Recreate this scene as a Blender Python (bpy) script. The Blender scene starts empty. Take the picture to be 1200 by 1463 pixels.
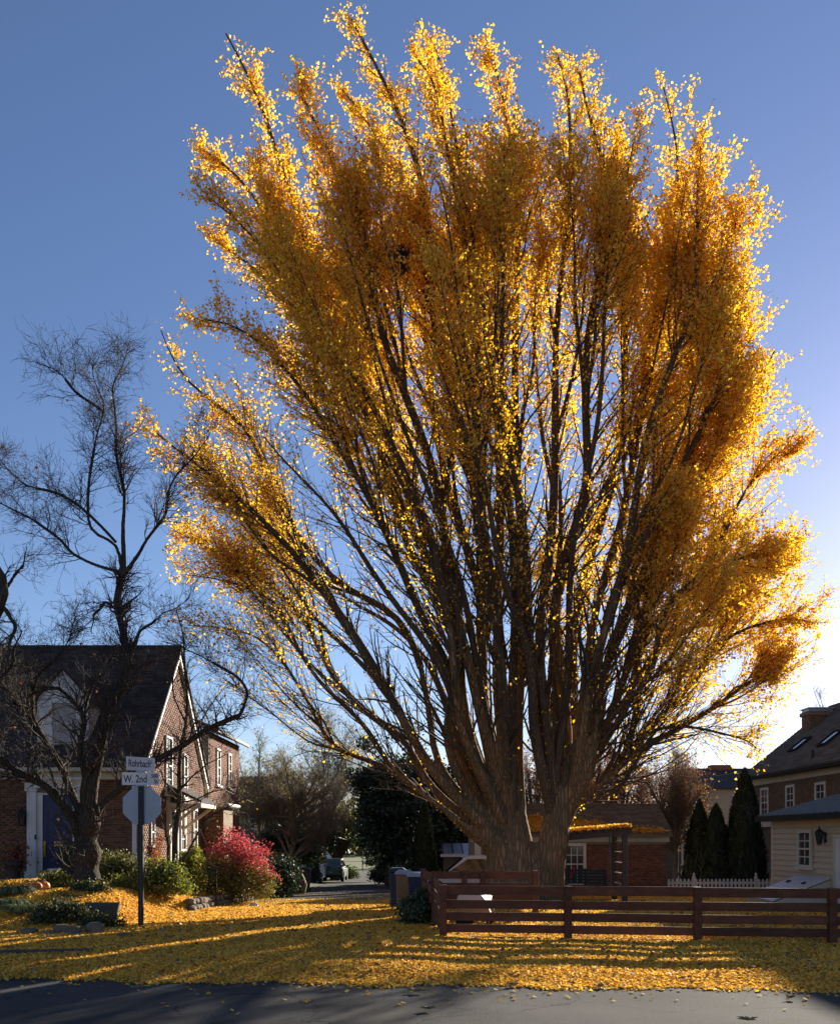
import bpy, bmesh, math, random
import numpy as np
from mathutils import Vector

random.seed(7)
RNG = np.random.default_rng(11)
C = bpy.context.scene
COL = C.collection
R = math.radians

# ------------------------------------------------------------------ camera
EYE = 1.95
F_PX, HZ, CX = 1300.0, 1195.0, 600.0
cam = bpy.data.cameras.new('camera')
cam_o = bpy.data.objects.new('camera', cam)
COL.objects.link(cam_o)
cam_o.location = (0, 0, EYE)
cam_o.rotation_euler = (R(90), 0, 0)
cam.sensor_fit = 'HORIZONTAL'
cam.sensor_width = 36
cam.lens = 36 * F_PX / 1200
cam.shift_x = 0
cam.shift_y = (HZ - 731.5) / 1200
cam.clip_start = 0.1
cam.clip_end = 3000
C.camera = cam_o

# ------------------------------------------------------------------ light
SUN_AZ, SUN_EL = 31.5, 15.5
w = bpy.data.worlds.new('World')
C.world = w
w.use_nodes = True
nt = w.node_tree
nt.nodes.clear()
sky = nt.nodes.new('ShaderNodeTexSky')
sky.sky_type = 'NISHITA'
sky.sun_disc = False
sky.sun_elevation = R(SUN_EL)
sky.sun_rotation = R(SUN_AZ)
sky.altitude = 50
sky.air_density = 1.0
sky.dust_density = 0.18
sky.ozone_density = 6.0
bg = nt.nodes.new('ShaderNodeBackground')
bg.inputs['Strength'].default_value = 0.062
wo = nt.nodes.new('ShaderNodeOutputWorld')
tint = nt.nodes.new('ShaderNodeVectorMath')
tint.operation = 'MULTIPLY'
tint.inputs[1].default_value = (1.46, 1.045, .93)
nt.links.new(sky.outputs[0], tint.inputs[0])
nt.links.new(tint.outputs[0], bg.inputs[0])
nt.links.new(bg.outputs[0], wo.inputs[0])

sun = bpy.data.lights.new('sun', 'SUN')
sun.energy = 5.0
sun.angle = R(0.53)
sun.color = (1.0, 0.91, 0.76)
sun_o = bpy.data.objects.new('sun', sun)
COL.objects.link(sun_o)
sd = Vector((math.sin(R(SUN_AZ)) * math.cos(R(SUN_EL)), math.cos(R(SUN_AZ)) * math.cos(R(SUN_EL)), math.sin(R(SUN_EL))))
sun_o.rotation_euler = sd.to_track_quat('Z', 'Y').to_euler()
sun_o.location = (20, 60, 40)

C.view_settings.view_transform = 'Standard'
C.view_settings.look = 'None'
C.view_settings.exposure = 1.36
C.view_settings.gamma = 1.0
C.view_settings.use_curve_mapping = False
C.render.engine = 'CYCLES'
C.cycles.max_bounces = 10
C.cycles.diffuse_bounces = 8
C.cycles.transmission_bounces = 8
C.cycles.transparent_max_bounces = 6
C.cycles.use_denoising = True

# ------------------------------------------------------------------ helpers
def P(px, py, Y):
    return np.array([(px - CX) / F_PX * Y, Y, EYE + (HZ - py) / F_PX * Y])

def XZ(px, py, Y):
    p = P(px, py, Y)
    return p[0], p[2]

def worig(o):
    v = Vector((0, 0, 0))
    while o is not None:
        v += o.location
        o = o.parent
    return v

def np_mesh(name, V, F):
    """V (n,3); F array or list of arrays of polygons of equal size."""
    if not isinstance(F, (list, tuple)):
        F = [F]
    F = [np.asarray(f, dtype=np.int32) for f in F if len(f)]
    me = bpy.data.meshes.new(name)
    V = np.asarray(V, dtype=np.float32)
    me.vertices.add(len(V))
    me.vertices.foreach_set('co', V.ravel())
    nl = sum(f.size for f in F)
    npol = sum(len(f) for f in F)
    me.loops.add(nl)
    me.polygons.add(npol)
    me.loops.foreach_set('vertex_index', np.concatenate([f.ravel() for f in F]))
    sizes = np.concatenate([np.full(len(f), f.shape[1], dtype=np.int32) for f in F])
    starts = np.concatenate([[0], np.cumsum(sizes)[:-1]]).astype(np.int32)
    me.polygons.foreach_set('loop_start', starts)
    try:
        me.polygons.foreach_set('loop_total', sizes)
    except Exception:
        pass
    me.update(calc_edges=True)
    return me

def link_mesh(name, me, m, parent=None, smooth=False):
    o = bpy.data.objects.new(name, me)
    COL.objects.link(o)
    if m is not None and len(me.materials) == 0:
        me.materials.append(m)
    if parent is not None:
        o.parent = parent
    if smooth:
        me.polygons.foreach_set('use_smooth', np.ones(len(me.polygons), dtype=bool))
    return o

def np_obj(name, V, F, m, parent=None, smooth=False):
    V = np.asarray(V, dtype=np.float32)
    if parent is not None:
        V = V - np.array(worig(parent), dtype=np.float32)
    return link_mesh(name, np_mesh(name, V, F), m, parent, smooth)

def tag(o, label=None, cat=None, group=None, kind=None):
    if label: o['label'] = label
    if cat: o['category'] = cat
    if group: o['group'] = group
    if kind: o['kind'] = kind
    return o

def thing(name, label, cat, loc, group=None):
    o = bpy.data.objects.new(name, None)
    o.empty_display_size = 0.2
    COL.objects.link(o)
    o.location = Vector([float(a) for a in loc])
    return tag(o, label, cat, group)

BOXF = [(0, 3, 2, 1), (4, 5, 6, 7), (0, 1, 5, 4), (1, 2, 6, 5), (2, 3, 7, 6), (3, 0, 4, 7)]

class MB:
    def __init__(self):
        self.v = []
        self.f = []
    def add(self, vs, fs):
        n = len(self.v)
        self.v += [tuple(float(c) for c in p) for p in vs]
        self.f += [tuple(i + n for i in f) for f in fs]
        return self
    def box(self, x0, x1, y0, y1, z0, z1):
        return self.add([(x0, y0, z0), (x1, y0, z0), (x1, y1, z0), (x0, y1, z0),
                         (x0, y0, z1), (x1, y0, z1), (x1, y1, z1), (x0, y1, z1)], BOXF)
    def obox(self, o, u, v, n):
        """box from corner o along vectors u, v, n"""
        o, u, v, n = map(np.asarray, (o, u, v, n))
        b = [o, o + u, o + u + v, o + v]
        return self.add(b + [p + n for p in b], BOXF)
    def beam(self, a, b, w_, h_):
        a, b = np.array(a, float), np.array(b, float)
        d = b - a
        d1 = d / np.linalg.norm(d)
        up = np.array([0, 0, 1.0]) if abs(d1[2]) < .95 else np.array([0, 1.0, 0])
        s = np.cross(d1, up); s /= np.linalg.norm(s)
        u = np.cross(s, d1)
        o = a - s * w_ / 2 - u * h_ / 2
        return self.obox(o, s * w_, u * h_, d)
    def prism(self, poly, ext):
        """polygon (list of 3d pts) extruded by vector"""
        ext = np.asarray(ext, float)
        n = len(poly)
        a = [np.asarray(p, float) for p in poly]
        fs = [tuple(range(n))[::-1], tuple(range(n, 2 * n))]
        for i in range(n):
            j = (i + 1) % n
            fs.append((i, j, j + n, i + n))
        return self.add(a + [p + ext for p in a], fs)
    def quad(self, a, b, c, d):
        return self.add([a, b, c, d], [(0, 1, 2, 3)])
    def lathe(self, c, prof, seg=16):
        c = np.asarray(c, float)
        vs, fs = [], []
        m = len(prof)
        for k in range(seg):
            a = 2 * math.pi * k / seg
            for r, z in prof:
                vs.append(c + np.array([r * math.cos(a), r * math.sin(a), z]))
        for k in range(seg):
            k2 = (k + 1) % seg
            for i in range(m - 1):
                fs.append((k * m + i, k2 * m + i, k2 * m + i + 1, k * m + i + 1))
        fs.append(tuple(k * m for k in range(seg))[::-1])
        fs.append(tuple(k * m + m - 1 for k in range(seg)))
        return self.add(vs, fs)
    def cyl(self, a, b, r, seg=10, r2=None):
        a, b = np.array(a, float), np.array(b, float)
        r2 = r if r2 is None else r2
        d = b - a; d /= np.linalg.norm(d)
        ref = np.array([0, 0, 1.0]) if abs(d[2]) < .9 else np.array([1.0, 0, 0])
        u = np.cross(d, ref); u /= np.linalg.norm(u); v = np.cross(d, u)
        vs = []
        for q, rr in ((a, r), (b, r2)):
            for k in range(seg):
                t = 2 * math.pi * k / seg
                vs.append(q + rr * (u * math.cos(t) + v * math.sin(t)))
        fs = [(k, (k + 1) % seg, (k + 1) % seg + seg, k + seg) for k in range(seg)]
        fs += [tuple(range(seg))[::-1], tuple(range(seg, 2 * seg))]
        return self.add(vs, fs)
    def build(self, name, m, parent=None, smooth=False, bevel=0):
        o3 = np.array(worig(parent)) if parent is not None else np.zeros(3)
        me = bpy.data.meshes.new(name)
        me.from_pydata([tuple(np.array(p) - o3) for p in self.v], [], self.f)
        bm = bmesh.new(); bm.from_mesh(me)
        bmesh.ops.recalc_face_normals(bm, faces=bm.faces)
        bm.to_mesh(me); bm.free()
        o = link_mesh(name, me, m, parent, smooth)
        if bevel:
            b = o.modifiers.new('bevel', 'BEVEL'); b.width = bevel; b.segments = 2; b.limit_method = 'ANGLE'
        return o

def share(o, loc=None, parent=None):
    c = o.copy(); COL.objects.link(c)
    c.parent = parent if parent is not None else o.parent
    if loc is not None: c.location = loc
    return c

def copy_tree(o, parent=None):
    c = o.copy(); COL.objects.link(c)
    c.parent = parent
    for ch in list(o.children):
        copy_tree(ch, c)
    return c

# ------------------------------------------------------------------ materials
def new_mat(name):
    m = bpy.data.materials.new(name)
    m.use_nodes = True
    n = m.node_tree
    n.nodes.clear()
    out = n.nodes.new('ShaderNodeOutputMaterial')
    return m, n, out

def mat(name, col, rough=.75, var=.18, scale=3.0, bump=.0, bscale=30.0, metallic=0.0, island=0.0, spec=.3,
        stretch=(1, 1, 1), dirt=None, dirt_amt=.0, dscale=1.2, emit=None):
    m, n, out = new_mat(name)
    L = n.links.new
    b = n.nodes.new('ShaderNodeBsdfPrincipled')
    b.inputs['Roughness'].default_value = rough
    b.inputs['Metallic'].default_value = metallic
    b.inputs['Specular IOR Level'].default_value = spec
    tc = n.nodes.new('ShaderNodeTexCoord')
    mp = n.nodes.new('ShaderNodeMapping')
    mp.inputs['Scale'].default_value = stretch
    L(tc.outputs['Object'], mp.inputs[0])
    no = n.nodes.new('ShaderNodeTexNoise')
    no.inputs['Scale'].default_value = scale
    no.inputs['Detail'].default_value = 6
    no.inputs['Roughness'].default_value = .65
    L(mp.outputs[0], no.inputs['Vector'])
    mr = n.nodes.new('ShaderNodeMapRange')
    mr.inputs['From Min'].default_value = .3; mr.inputs['From Max'].default_value = .7
    mr.inputs['To Min'].default_value = 1 - var; mr.inputs['To Max'].default_value = 1 + var
    L(no.outputs['Fac'], mr.inputs['Value'])
    fac = mr.outputs[0]
    if island:
        ge = n.nodes.new('ShaderNodeNewGeometry')
        oi = n.nodes.new('ShaderNodeObjectInfo')
        ad = n.nodes.new('ShaderNodeMath'); ad.operation = 'ADD'
        L(ge.outputs['Random Per Island'], ad.inputs[0]); L(oi.outputs['Random'], ad.inputs[1])
        fr = n.nodes.new('ShaderNodeMath'); fr.operation = 'FRACT'
        L(ad.outputs[0], fr.inputs[0])
        m2 = n.nodes.new('ShaderNodeMapRange')
        m2.inputs['To Min'].default_value = 1 - island; m2.inputs['To Max'].default_value = 1 + island
        L(fr.outputs[0], m2.inputs['Value'])
        mu = n.nodes.new('ShaderNodeMath'); mu.operation = 'MULTIPLY'
        L(fac, mu.inputs[0]); L(m2.outputs[0], mu.inputs[1])
        fac = mu.outputs[0]
    vm = n.nodes.new('ShaderNodeVectorMath'); vm.operation = 'SCALE'
    vm.inputs[0].default_value = col[:3]
    L(fac, vm.inputs['Scale'])
    cout = vm.outputs[0]
    if dirt:
        n2 = n.nodes.new('ShaderNodeTexNoise'); n2.inputs['Scale'].default_value = dscale; n2.inputs['Detail'].default_value = 8
        L(tc.outputs['Object'], n2.inputs['Vector'])
        r2 = n.nodes.new('ShaderNodeMapRange')
        r2.inputs['From Min'].default_value = .45; r2.inputs['From Max'].default_value = .7
        r2.inputs['To Max'].default_value = dirt_amt
        L(n2.outputs['Fac'], r2.inputs['Value'])
        mx = n.nodes.new('ShaderNodeMix'); mx.data_type = 'RGBA'
        L(r2.outputs[0], mx.inputs[0]); L(cout, mx.inputs[6]); mx.inputs[7].default_value = (*dirt, 1)
        cout = mx.outputs[2]
    L(cout, b.inputs['Base Color'])
    if bump:
        nb = n.nodes.new('ShaderNodeTexNoise'); nb.inputs['Scale'].default_value = bscale; nb.inputs['Detail'].default_value = 8
        L(mp.outputs[0], nb.inputs['Vector'])
        bp = n.nodes.new('ShaderNodeBump'); bp.inputs['Strength'].default_value = min(1, bump); bp.inputs['Distance'].default_value = .03
        L(nb.outputs['Fac'], bp.inputs['Height'])
        L(bp.outputs[0], b.inputs['Normal'])
    L(b.outputs[0], out.inputs[0])
    return m

def barkmat(name, c_hi, c_lo, stretch, dist=.07, moss=None, moss_amt=0.0):
    m, n, out = new_mat(name)
    L = n.links.new
    b = n.nodes.new('ShaderNodeBsdfPrincipled')
    b.inputs['Roughness'].default_value = .92
    b.inputs['Specular IOR Level'].default_value = .15
    tc = n.nodes.new('ShaderNodeTexCoord')
    mp = n.nodes.new('ShaderNodeMapping'); mp.inputs['Scale'].default_value = stretch
    L(tc.outputs['Object'], mp.inputs[0])
    wn = n.nodes.new('ShaderNodeTexNoise'); wn.inputs['Scale'].default_value = .7; wn.inputs['Detail'].default_value = 3
    L(mp.outputs[0], wn.inputs['Vector'])
    vm = n.nodes.new('ShaderNodeVectorMath'); vm.operation = 'MULTIPLY_ADD'
    L(wn.outputs['Color'], vm.inputs[0]); vm.inputs[1].default_value = (1.3, 1.3, 1.3); L(mp.outputs[0], vm.inputs[2])
    vo = n.nodes.new('ShaderNodeTexVoronoi'); vo.feature = 'DISTANCE_TO_EDGE'; vo.inputs['Scale'].default_value = 1.0
    L(vm.outputs[0], vo.inputs['Vector'])
    mr = n.nodes.new('ShaderNodeMapRange'); mr.inputs['From Max'].default_value = .32
    L(vo.outputs['Distance'], mr.inputs[0])
    fn = n.nodes.new('ShaderNodeTexNoise'); fn.inputs['Scale'].default_value = 4; fn.inputs['Detail'].default_value = 8; fn.inputs['Roughness'].default_value = .7
    L(mp.outputs[0], fn.inputs['Vector'])
    ad = n.nodes.new('ShaderNodeMath'); ad.operation = 'MULTIPLY_ADD'
    L(fn.outputs['Fac'], ad.inputs[0]); ad.inputs[1].default_value = .9; L(mr.outputs[0], ad.inputs[2])
    r2 = n.nodes.new('ShaderNodeMapRange'); r2.inputs['From Min'].default_value = .35; r2.inputs['From Max'].default_value = 1.3
    L(ad.outputs[0], r2.inputs[0])
    mx = n.nodes.new('ShaderNodeMix'); mx.data_type = 'RGBA'
    L(r2.outputs[0], mx.inputs[0]); mx.inputs[6].default_value = (*c_lo, 1); mx.inputs[7].default_value = (*c_hi, 1)
    col = mx.outputs[2]
    if moss:
        n3 = n.nodes.new('ShaderNodeTexNoise'); n3.inputs['Scale'].default_value = .9; n3.inputs['Detail'].default_value = 5
        L(tc.outputs['Object'], n3.inputs['Vector'])
        r3 = n.nodes.new('ShaderNodeMapRange'); r3.inputs['From Min'].default_value = .48; r3.inputs['From Max'].default_value = .68; r3.inputs['To Max'].default_value = moss_amt
        L(n3.outputs['Fac'], r3.inputs[0])
        m3 = n.nodes.new('ShaderNodeMix'); m3.data_type = 'RGBA'
        L(r3.outputs[0], m3.inputs[0]); L(col, m3.inputs[6]); m3.inputs[7].default_value = (*moss, 1)
        col = m3.outputs[2]
    L(col, b.inputs['Base Color'])
    bp = n.nodes.new('ShaderNodeBump'); bp.inputs['Strength'].default_value = 1.0; bp.inputs['Distance'].default_value = dist
    L(ad.outputs[0], bp.inputs['Height']); L(bp.outputs[0], b.inputs['Normal'])
    L(b.outputs[0], out.inputs[0])
    return m

def leafmat(name, cols, trans=.5, tboost=1.0, rough=.55, gloss=.06):
    m, n, out = new_mat(name)
    L = n.links.new
    ge = n.nodes.new('ShaderNodeNewGeometry')
    rp = n.nodes.new('ShaderNodeValToRGB')
    e = rp.color_ramp.elements
    k = len(cols)
    e[0].position = 0; e[0].color = (*cols[0], 1)
    e[1].position = 1; e[1].color = (*cols[-1], 1)
    for i in range(1, k - 1):
        x = e.new(i / (k - 1)); x.color = (*cols[i], 1)
    L(ge.outputs['Random Per Island'], rp.inputs[0])
    df = n.nodes.new('ShaderNodeBsdfDiffuse')
    tr = n.nodes.new('ShaderNodeBsdfTranslucent')
    gl = n.nodes.new('ShaderNodeBsdfGlossy'); gl.inputs['Roughness'].default_value = rough
    L(rp.outputs[0], df.inputs[0])
    if tboost != 1.0:
        vm = n.nodes.new('ShaderNodeVectorMath'); vm.operation = 'SCALE'; vm.inputs['Scale'].default_value = tboost
        L(rp.outputs[0], vm.inputs[0]); L(vm.outputs[0], tr.inputs[0])
    else:
        L(rp.outputs[0], tr.inputs[0])
    mx = n.nodes.new('ShaderNodeMixShader'); mx.inputs[0].default_value = trans
    L(df.outputs[0], mx.inputs[1]); L(tr.outputs[0], mx.inputs[2])
    m2 = n.nodes.new('ShaderNodeMixShader'); m2.inputs[0].default_value = gloss
    L(mx.outputs[0], m2.inputs[1]); L(gl.outputs[0], m2.inputs[2])
    L(m2.outputs[0], out.inputs[0])
    return m

def glassmat(name, col, rough=.08):
    m, n, out = new_mat(name)
    b = n.nodes.new('ShaderNodeBsdfPrincipled')
    b.inputs['Base Color'].default_value = (*col, 1)
    b.inputs['Roughness'].default_value = rough
    b.inputs['Specular IOR Level'].default_value = .8
    n.links.new(b.outputs[0], out.inputs[0])
    return m

M = {}
M['brick'] = mat('brick', (.155, .068, .038), .85, .2, 6, .5, 60, island=.38)
M['mortar'] = mat('mortar', (.25, .195, .135), .95, .15, 10, .3, 80)
M['brick_brown'] = mat('brick_brown', (.20, .12, .07), .85, .2, 6, .5, 60, island=.22)
M['brick_old'] = mat('brick_old', (.20, .085, .05), .85, .2, 6, .5, 60, island=.3)
M['slate'] = mat('slate_roof', (.05, .042, .042), .9, .25, 5, .4, 40, island=.35)
M['shingle'] = mat('grey_shingle', (.125, .10, .075), .95, .2, 5, .4, 50, island=.25)
M['white'] = mat('white_paint', (.62, .60, .58), .5, .07, 4, .1, 30, dirt=(.35, .31, .26), dirt_amt=.35)
M['cream'] = mat('cream_paint', (.52, .45, .33), .55, .08, 4, .1, 30, dirt=(.3, .25, .18), dirt_amt=.3)
M['siding'] = mat('tan_siding', (.46, .36, .23), .6, .06, 3, .1, 30, island=.05)
M['darksiding'] = mat('olive_siding', (.13, .11, .085), .7, .08, 3, .1, 30, island=.06)
M['beigesiding'] = mat('beige_siding', (.36, .31, .24), .65, .08, 3, island=.05)
M['bluedoor'] = mat('blue_door_paint', (.020, .025, .075), .45, .06, 3, .05, 20)
M['brass'] = mat('brass', (.45, .25, .07), .35, .1, 10, metallic=.9)
M['black'] = mat('black_metal', (.015, .014, .014), .5, .15, 10)
M['glass'] = glassmat('window_glass', (.03, .035, .04))
M['blind'] = mat('window_blind', (.34, .31, .30), .8, .08, 8)
M['fence'] = mat('brown_stain', (.115, .040, .019), .7, .4, 3, .35, 30, stretch=(1, 1, 3), island=.28, dirt=(.07, .045, .03), dirt_amt=.5)
M['picket'] = mat('white_picket_paint', (.60, .56, .50), .6, .1, 6, dirt=(.3, .27, .2), dirt_amt=.4)
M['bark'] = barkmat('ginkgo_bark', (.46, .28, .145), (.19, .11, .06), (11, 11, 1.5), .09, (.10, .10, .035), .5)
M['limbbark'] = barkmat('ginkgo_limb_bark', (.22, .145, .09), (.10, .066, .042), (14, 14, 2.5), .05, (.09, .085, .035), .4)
M['twig'] = mat('ginkgo_twig', (.085, .06, .042), .85, .2, 3)
M['darkbark'] = barkmat('dark_bark', (.13, .10, .075), (.05, .04, .03), (16, 16, 4), .05, (.06, .065, .028), .6)
M['darktwig'] = mat('dark_twig', (.06, .045, .038), .85, .2, 3)
M['bgtwig'] = mat('grey_twig', (.17, .135, .10), .9, .2, 3)
M['ginkgo'] = leafmat('ginkgo_leaf', [(.78, .33, .014), (.89, .48, .018), (.93, .60, .03), (.91, .54, .022), (.95, .70, .055)], .76)
M['fallen'] = leafmat('fallen_ginkgo_leaf', [(.32, .13, .03), (.72, .35, .03), (.94, .58, .06), (.86, .47, .035), (.97, .70, .18), (.91, .55, .05)], .42, gloss=.04)
M['rooflitter'] = leafmat('roof_leaf', [(.55, .24, .03), (.74, .38, .03), (.82, .46, .03)], .35)
M['brownleaf'] = leafmat('brown_leaf', [(.10, .05, .025), (.20, .10, .045), (.32, .19, .09), (.16, .07, .03)], .25)
M['grassblade'] = leafmat('grass_blade', [(.05, .08, .02), (.09, .12, .025), (.16, .15, .05)], .4)
M['seam'] = mat('roof_seam_lit', (.17, .165, .16), .6, .1, 5)  # paler than the roof metal: light catching the seams is put into the colour
M['green'] = leafmat('green_leaf', [(.030, .055, .012), (.05, .085, .018), (.075, .11, .02), (.14, .13, .02)], .4)
M['yellowgreen'] = leafmat('yellow_green_leaf', [(.10, .15, .012), (.19, .22, .014), (.27, .27, .018), (.34, .27, .02)], .5)
M['red'] = leafmat('red_leaf', [(.28, .03, .03), (.48, .06, .07), (.60, .11, .12), (.36, .06, .04)], .5)
M['olive'] = leafmat('olive_leaf', [(.10, .09, .018), (.16, .14, .02), (.22, .16, .02), (.07, .08, .015)], .45)
M['evergreen'] = leafmat('evergreen_leaf', [(.014, .026, .009), (.022, .038, .012), (.034, .05, .014)], .25)
M['arbor'] = leafmat('arborvitae_leaf', [(.012, .020, .008), (.018, .028, .010), (.026, .036, .012)], .15)
M['russet'] = leafmat('russet_leaf', [(.22, .07, .03), (.33, .10, .04), (.28, .14, .05), (.40, .12, .05)], .5)
M['pale'] = leafmat('pale_leaf', [(.22, .20, .06), (.30, .27, .08), (.28, .20, .07)], .5)
M['strap'] = leafmat('strap_leaf', [(.06, .10, .02), (.11, .15, .03), (.18, .20, .06)], .4, gloss=.15)
M['alu'] = mat('bare_aluminium', (.30, .32, .38), .45, .05, 4, metallic=.35)
M['signwhite'] = mat('sign_sheeting', (.62, .60, .60), .5, .03, 4)
M['text'] = mat('sign_lettering', (.012, .012, .014), .6, .02, 4)
M['post'] = mat('black_post', (.018, .015, .014), .5, .2, 20)
M['stone'] = mat('field_stone', (.17, .135, .10), .9, .35, 6, .7, 25, island=.25)
M['slab'] = mat('slate_slab', (.07, .065, .055), .85, .2, 4, .4, 30)
M['pumpkin'] = mat('pumpkin_skin', (.55, .17, .04), .5, .15, 4)
M['stem'] = mat('dry_stem', (.25, .19, .10), .8, .2, 10)
M['card'] = mat('cardboard', (.26, .17, .10), .8, .08, 5)
M['paper'] = mat('paper', (.65, .64, .66), .6, .03, 5)
M['terra'] = mat('dark_pot', (.05, .025, .02), .6, .2, 6)
M['binblue'] = mat('blue_bin_plastic', (.008, .022, .055), .45, .08, 5)
M['bingrey'] = mat('pale_bin_lid', (.28, .30, .36), .5, .1, 5)
M['binbrown'] = mat('brown_bin_plastic', (.20, .12, .05), .6, .12, 5)
M['bindark'] = mat('dark_bin_plastic', (.02, .022, .03), .5, .1, 5)
M['bag'] = mat('paper_yard_bag', (.20, .14, .09), .8, .15, 4, .4, 20)
M['carwhite'] = mat('silver_white_car_paint', (.45, .46, .48), .25, .02, 2, spec=.6)
M['cargreen'] = mat('green_car_paint', (.07, .13, .085), .3, .03, 2, spec=.6)
M['vanwhite'] = mat('white_van_paint', (.5, .5, .54), .3, .02, 2, spec=.6)
M['tyre'] = mat('tyre_rubber', (.012, .012, .012), .8, .1, 10)
M['rim'] = mat('wheel_rim', (.25, .25, .26), .35, .05, 5, metallic=.7)
M['lampred'] = mat('tail_lamp_lens', (.25, .015, .012), .3, .05, 5)
M['plate'] = mat('number_plate', (.35, .36, .33), .5, .05, 5)
M['carglass'] = glassmat('car_glass', (.012, .014, .016))
M['benchpaint'] = mat('dark_green_wood', (.020, .026, .022), .55, .15, 6)
M['timber'] = mat('weathered_timber', (.085, .06, .04), .8, .25, 5, .3, 30, stretch=(3, 3, .5))
M['rung'] = mat('pale_rung', (.42, .36, .28), .6, .1, 5)
M['chain'] = mat('chain_steel', (.16, .15, .14), .5, .1, 5, metallic=.6)
M['metalroof'] = mat('standing_seam_metal', (.034, .031, .028), .8, .1, 3, spec=.06)
M['shedroof'] = mat('pale_metal_roof', (.30, .31, .33), .35, .15, 3, metallic=.5)
M['cartpale'] = mat('pale_cart_plastic', (.5, .48, .44), .5, .08, 5)
M['carttan'] = mat('tan_cart_panel', (.28, .21, .14), .7, .1, 5)
M['bulkhead'] = mat('white_steel_hatch', (.52, .51, .53), .45, .05, 4, dirt=(.35, .33, .3), dirt_amt=.3)
M['redcloth'] = mat('red_ribbon', (.5, .02, .03), .7, .1, 5)
M['asphalt_old'] = None

# road / ground materials -------------------------------------------------
def asphalt(name, c0, c1, crack=True):
    m, n, out = new_mat(name)
    L = n.links.new
    b = n.nodes.new('ShaderNodeBsdfPrincipled')
    b.inputs['Roughness'].default_value = .95
    b.inputs['Specular IOR Level'].default_value = .12
    tc = n.nodes.new('ShaderNodeTexCoord')
    n1 = n.nodes.new('ShaderNodeTexNoise'); n1.inputs['Scale'].default_value = 70; n1.inputs['Detail'].default_value = 6; n1.inputs['Roughness'].default_value = .75
    n2 = n.nodes.new('ShaderNodeTexNoise'); n2.inputs['Scale'].default_value = .55; n2.inputs['Detail'].default_value = 8
    L(tc.outputs['Object'], n1.inputs['Vector']); L(tc.outputs['Object'], n2.inputs['Vector'])
    mx = n.nodes.new('ShaderNodeMix'); mx.data_type = 'RGBA'
    mx.inputs[6].default_value = (*c0, 1); mx.inputs[7].default_value = (*c1, 1)
    ad = n.nodes.new('ShaderNodeMath'); ad.operation = 'ADD'
    r1 = n.nodes.new('ShaderNodeMapRange'); r1.inputs['From Min'].default_value = .35; r1.inputs['From Max'].default_value = .65; r1.inputs['To Min'].default_value = 0; r1.inputs['To Max'].default_value = .6
    r2 = n.nodes.new('ShaderNodeMapRange'); r2.inputs['From Min'].default_value = .3; r2.inputs['From Max'].default_value = .7; r2.inputs['To Min'].default_value = 0; r2.inputs['To Max'].default_value = .5
    L(n1.outputs['Fac'], r1.inputs[0]); L(n2.outputs['Fac'], r2.inputs[0])
    L(r1.outputs[0], ad.inputs[0]); L(r2.outputs[0], ad.inputs[1])
    L(ad.outputs[0], mx.inputs[0])
    col = mx.outputs[2]
    if crack:
        wv = n.nodes.new('ShaderNodeTexNoise'); wv.inputs['Scale'].default_value = 1.6; wv.inputs['Detail'].default_value = 5
        L(tc.outputs['Object'], wv.inputs['Vector'])
        vm = n.nodes.new('ShaderNodeVectorMath'); vm.operation = 'MULTIPLY_ADD'
        L(wv.outputs['Color'], vm.inputs[0]); vm.inputs[1].default_value = (1.1, 1.1, 0); L(tc.outputs['Object'], vm.inputs[2])
        vo = n.nodes.new('ShaderNodeTexVoronoi'); vo.feature = 'DISTANCE_TO_EDGE'; vo.inputs['Scale'].default_value = .33
        L(vm.outputs[0], vo.inputs['Vector'])
        ms = n.nodes.new('ShaderNodeTexNoise'); ms.inputs['Scale'].default_value = .5
        L(tc.outputs['Object'], ms.inputs['Vector'])
        th = n.nodes.new('ShaderNodeMapRange'); th.inputs['From Min'].default_value = .45; th.inputs['From Max'].default_value = .6; th.inputs['To Min'].default_value = .0; th.inputs['To Max'].default_value = .006
        L(ms.outputs['Fac'], th.inputs[0])
        lt = n.nodes.new('ShaderNodeMath'); lt.operation = 'LESS_THAN'
        L(vo.outputs['Distance'], lt.inputs[0]); L(th.outputs[0], lt.inputs[1])
        m3 = n.nodes.new('ShaderNodeMix'); m3.data_type = 'RGBA'
        L(lt.outputs[0], m3.inputs[0]); L(col, m3.inputs[6]); m3.inputs[7].default_value = (.018, .017, .016, 1)
        col = m3.outputs[2]
    L(col, b.inputs['Base Color'])
    bp = n.nodes.new('ShaderNodeBump'); bp.inputs['Strength'].default_value = .7; bp.inputs['Distance'].default_value = .012
    L(n1.outputs['Fac'], bp.inputs['Height']); L(bp.outputs[0], b.inputs['Normal'])
    L(b.outputs[0], out.inputs[0])
    return m

M['asphalt'] = asphalt('asphalt', (.016, .0155, .0155), (.105, .10, .094))
M['alley'] = asphalt('alley_asphalt', (.04, .038, .036), (.09, .085, .075), False)

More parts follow.
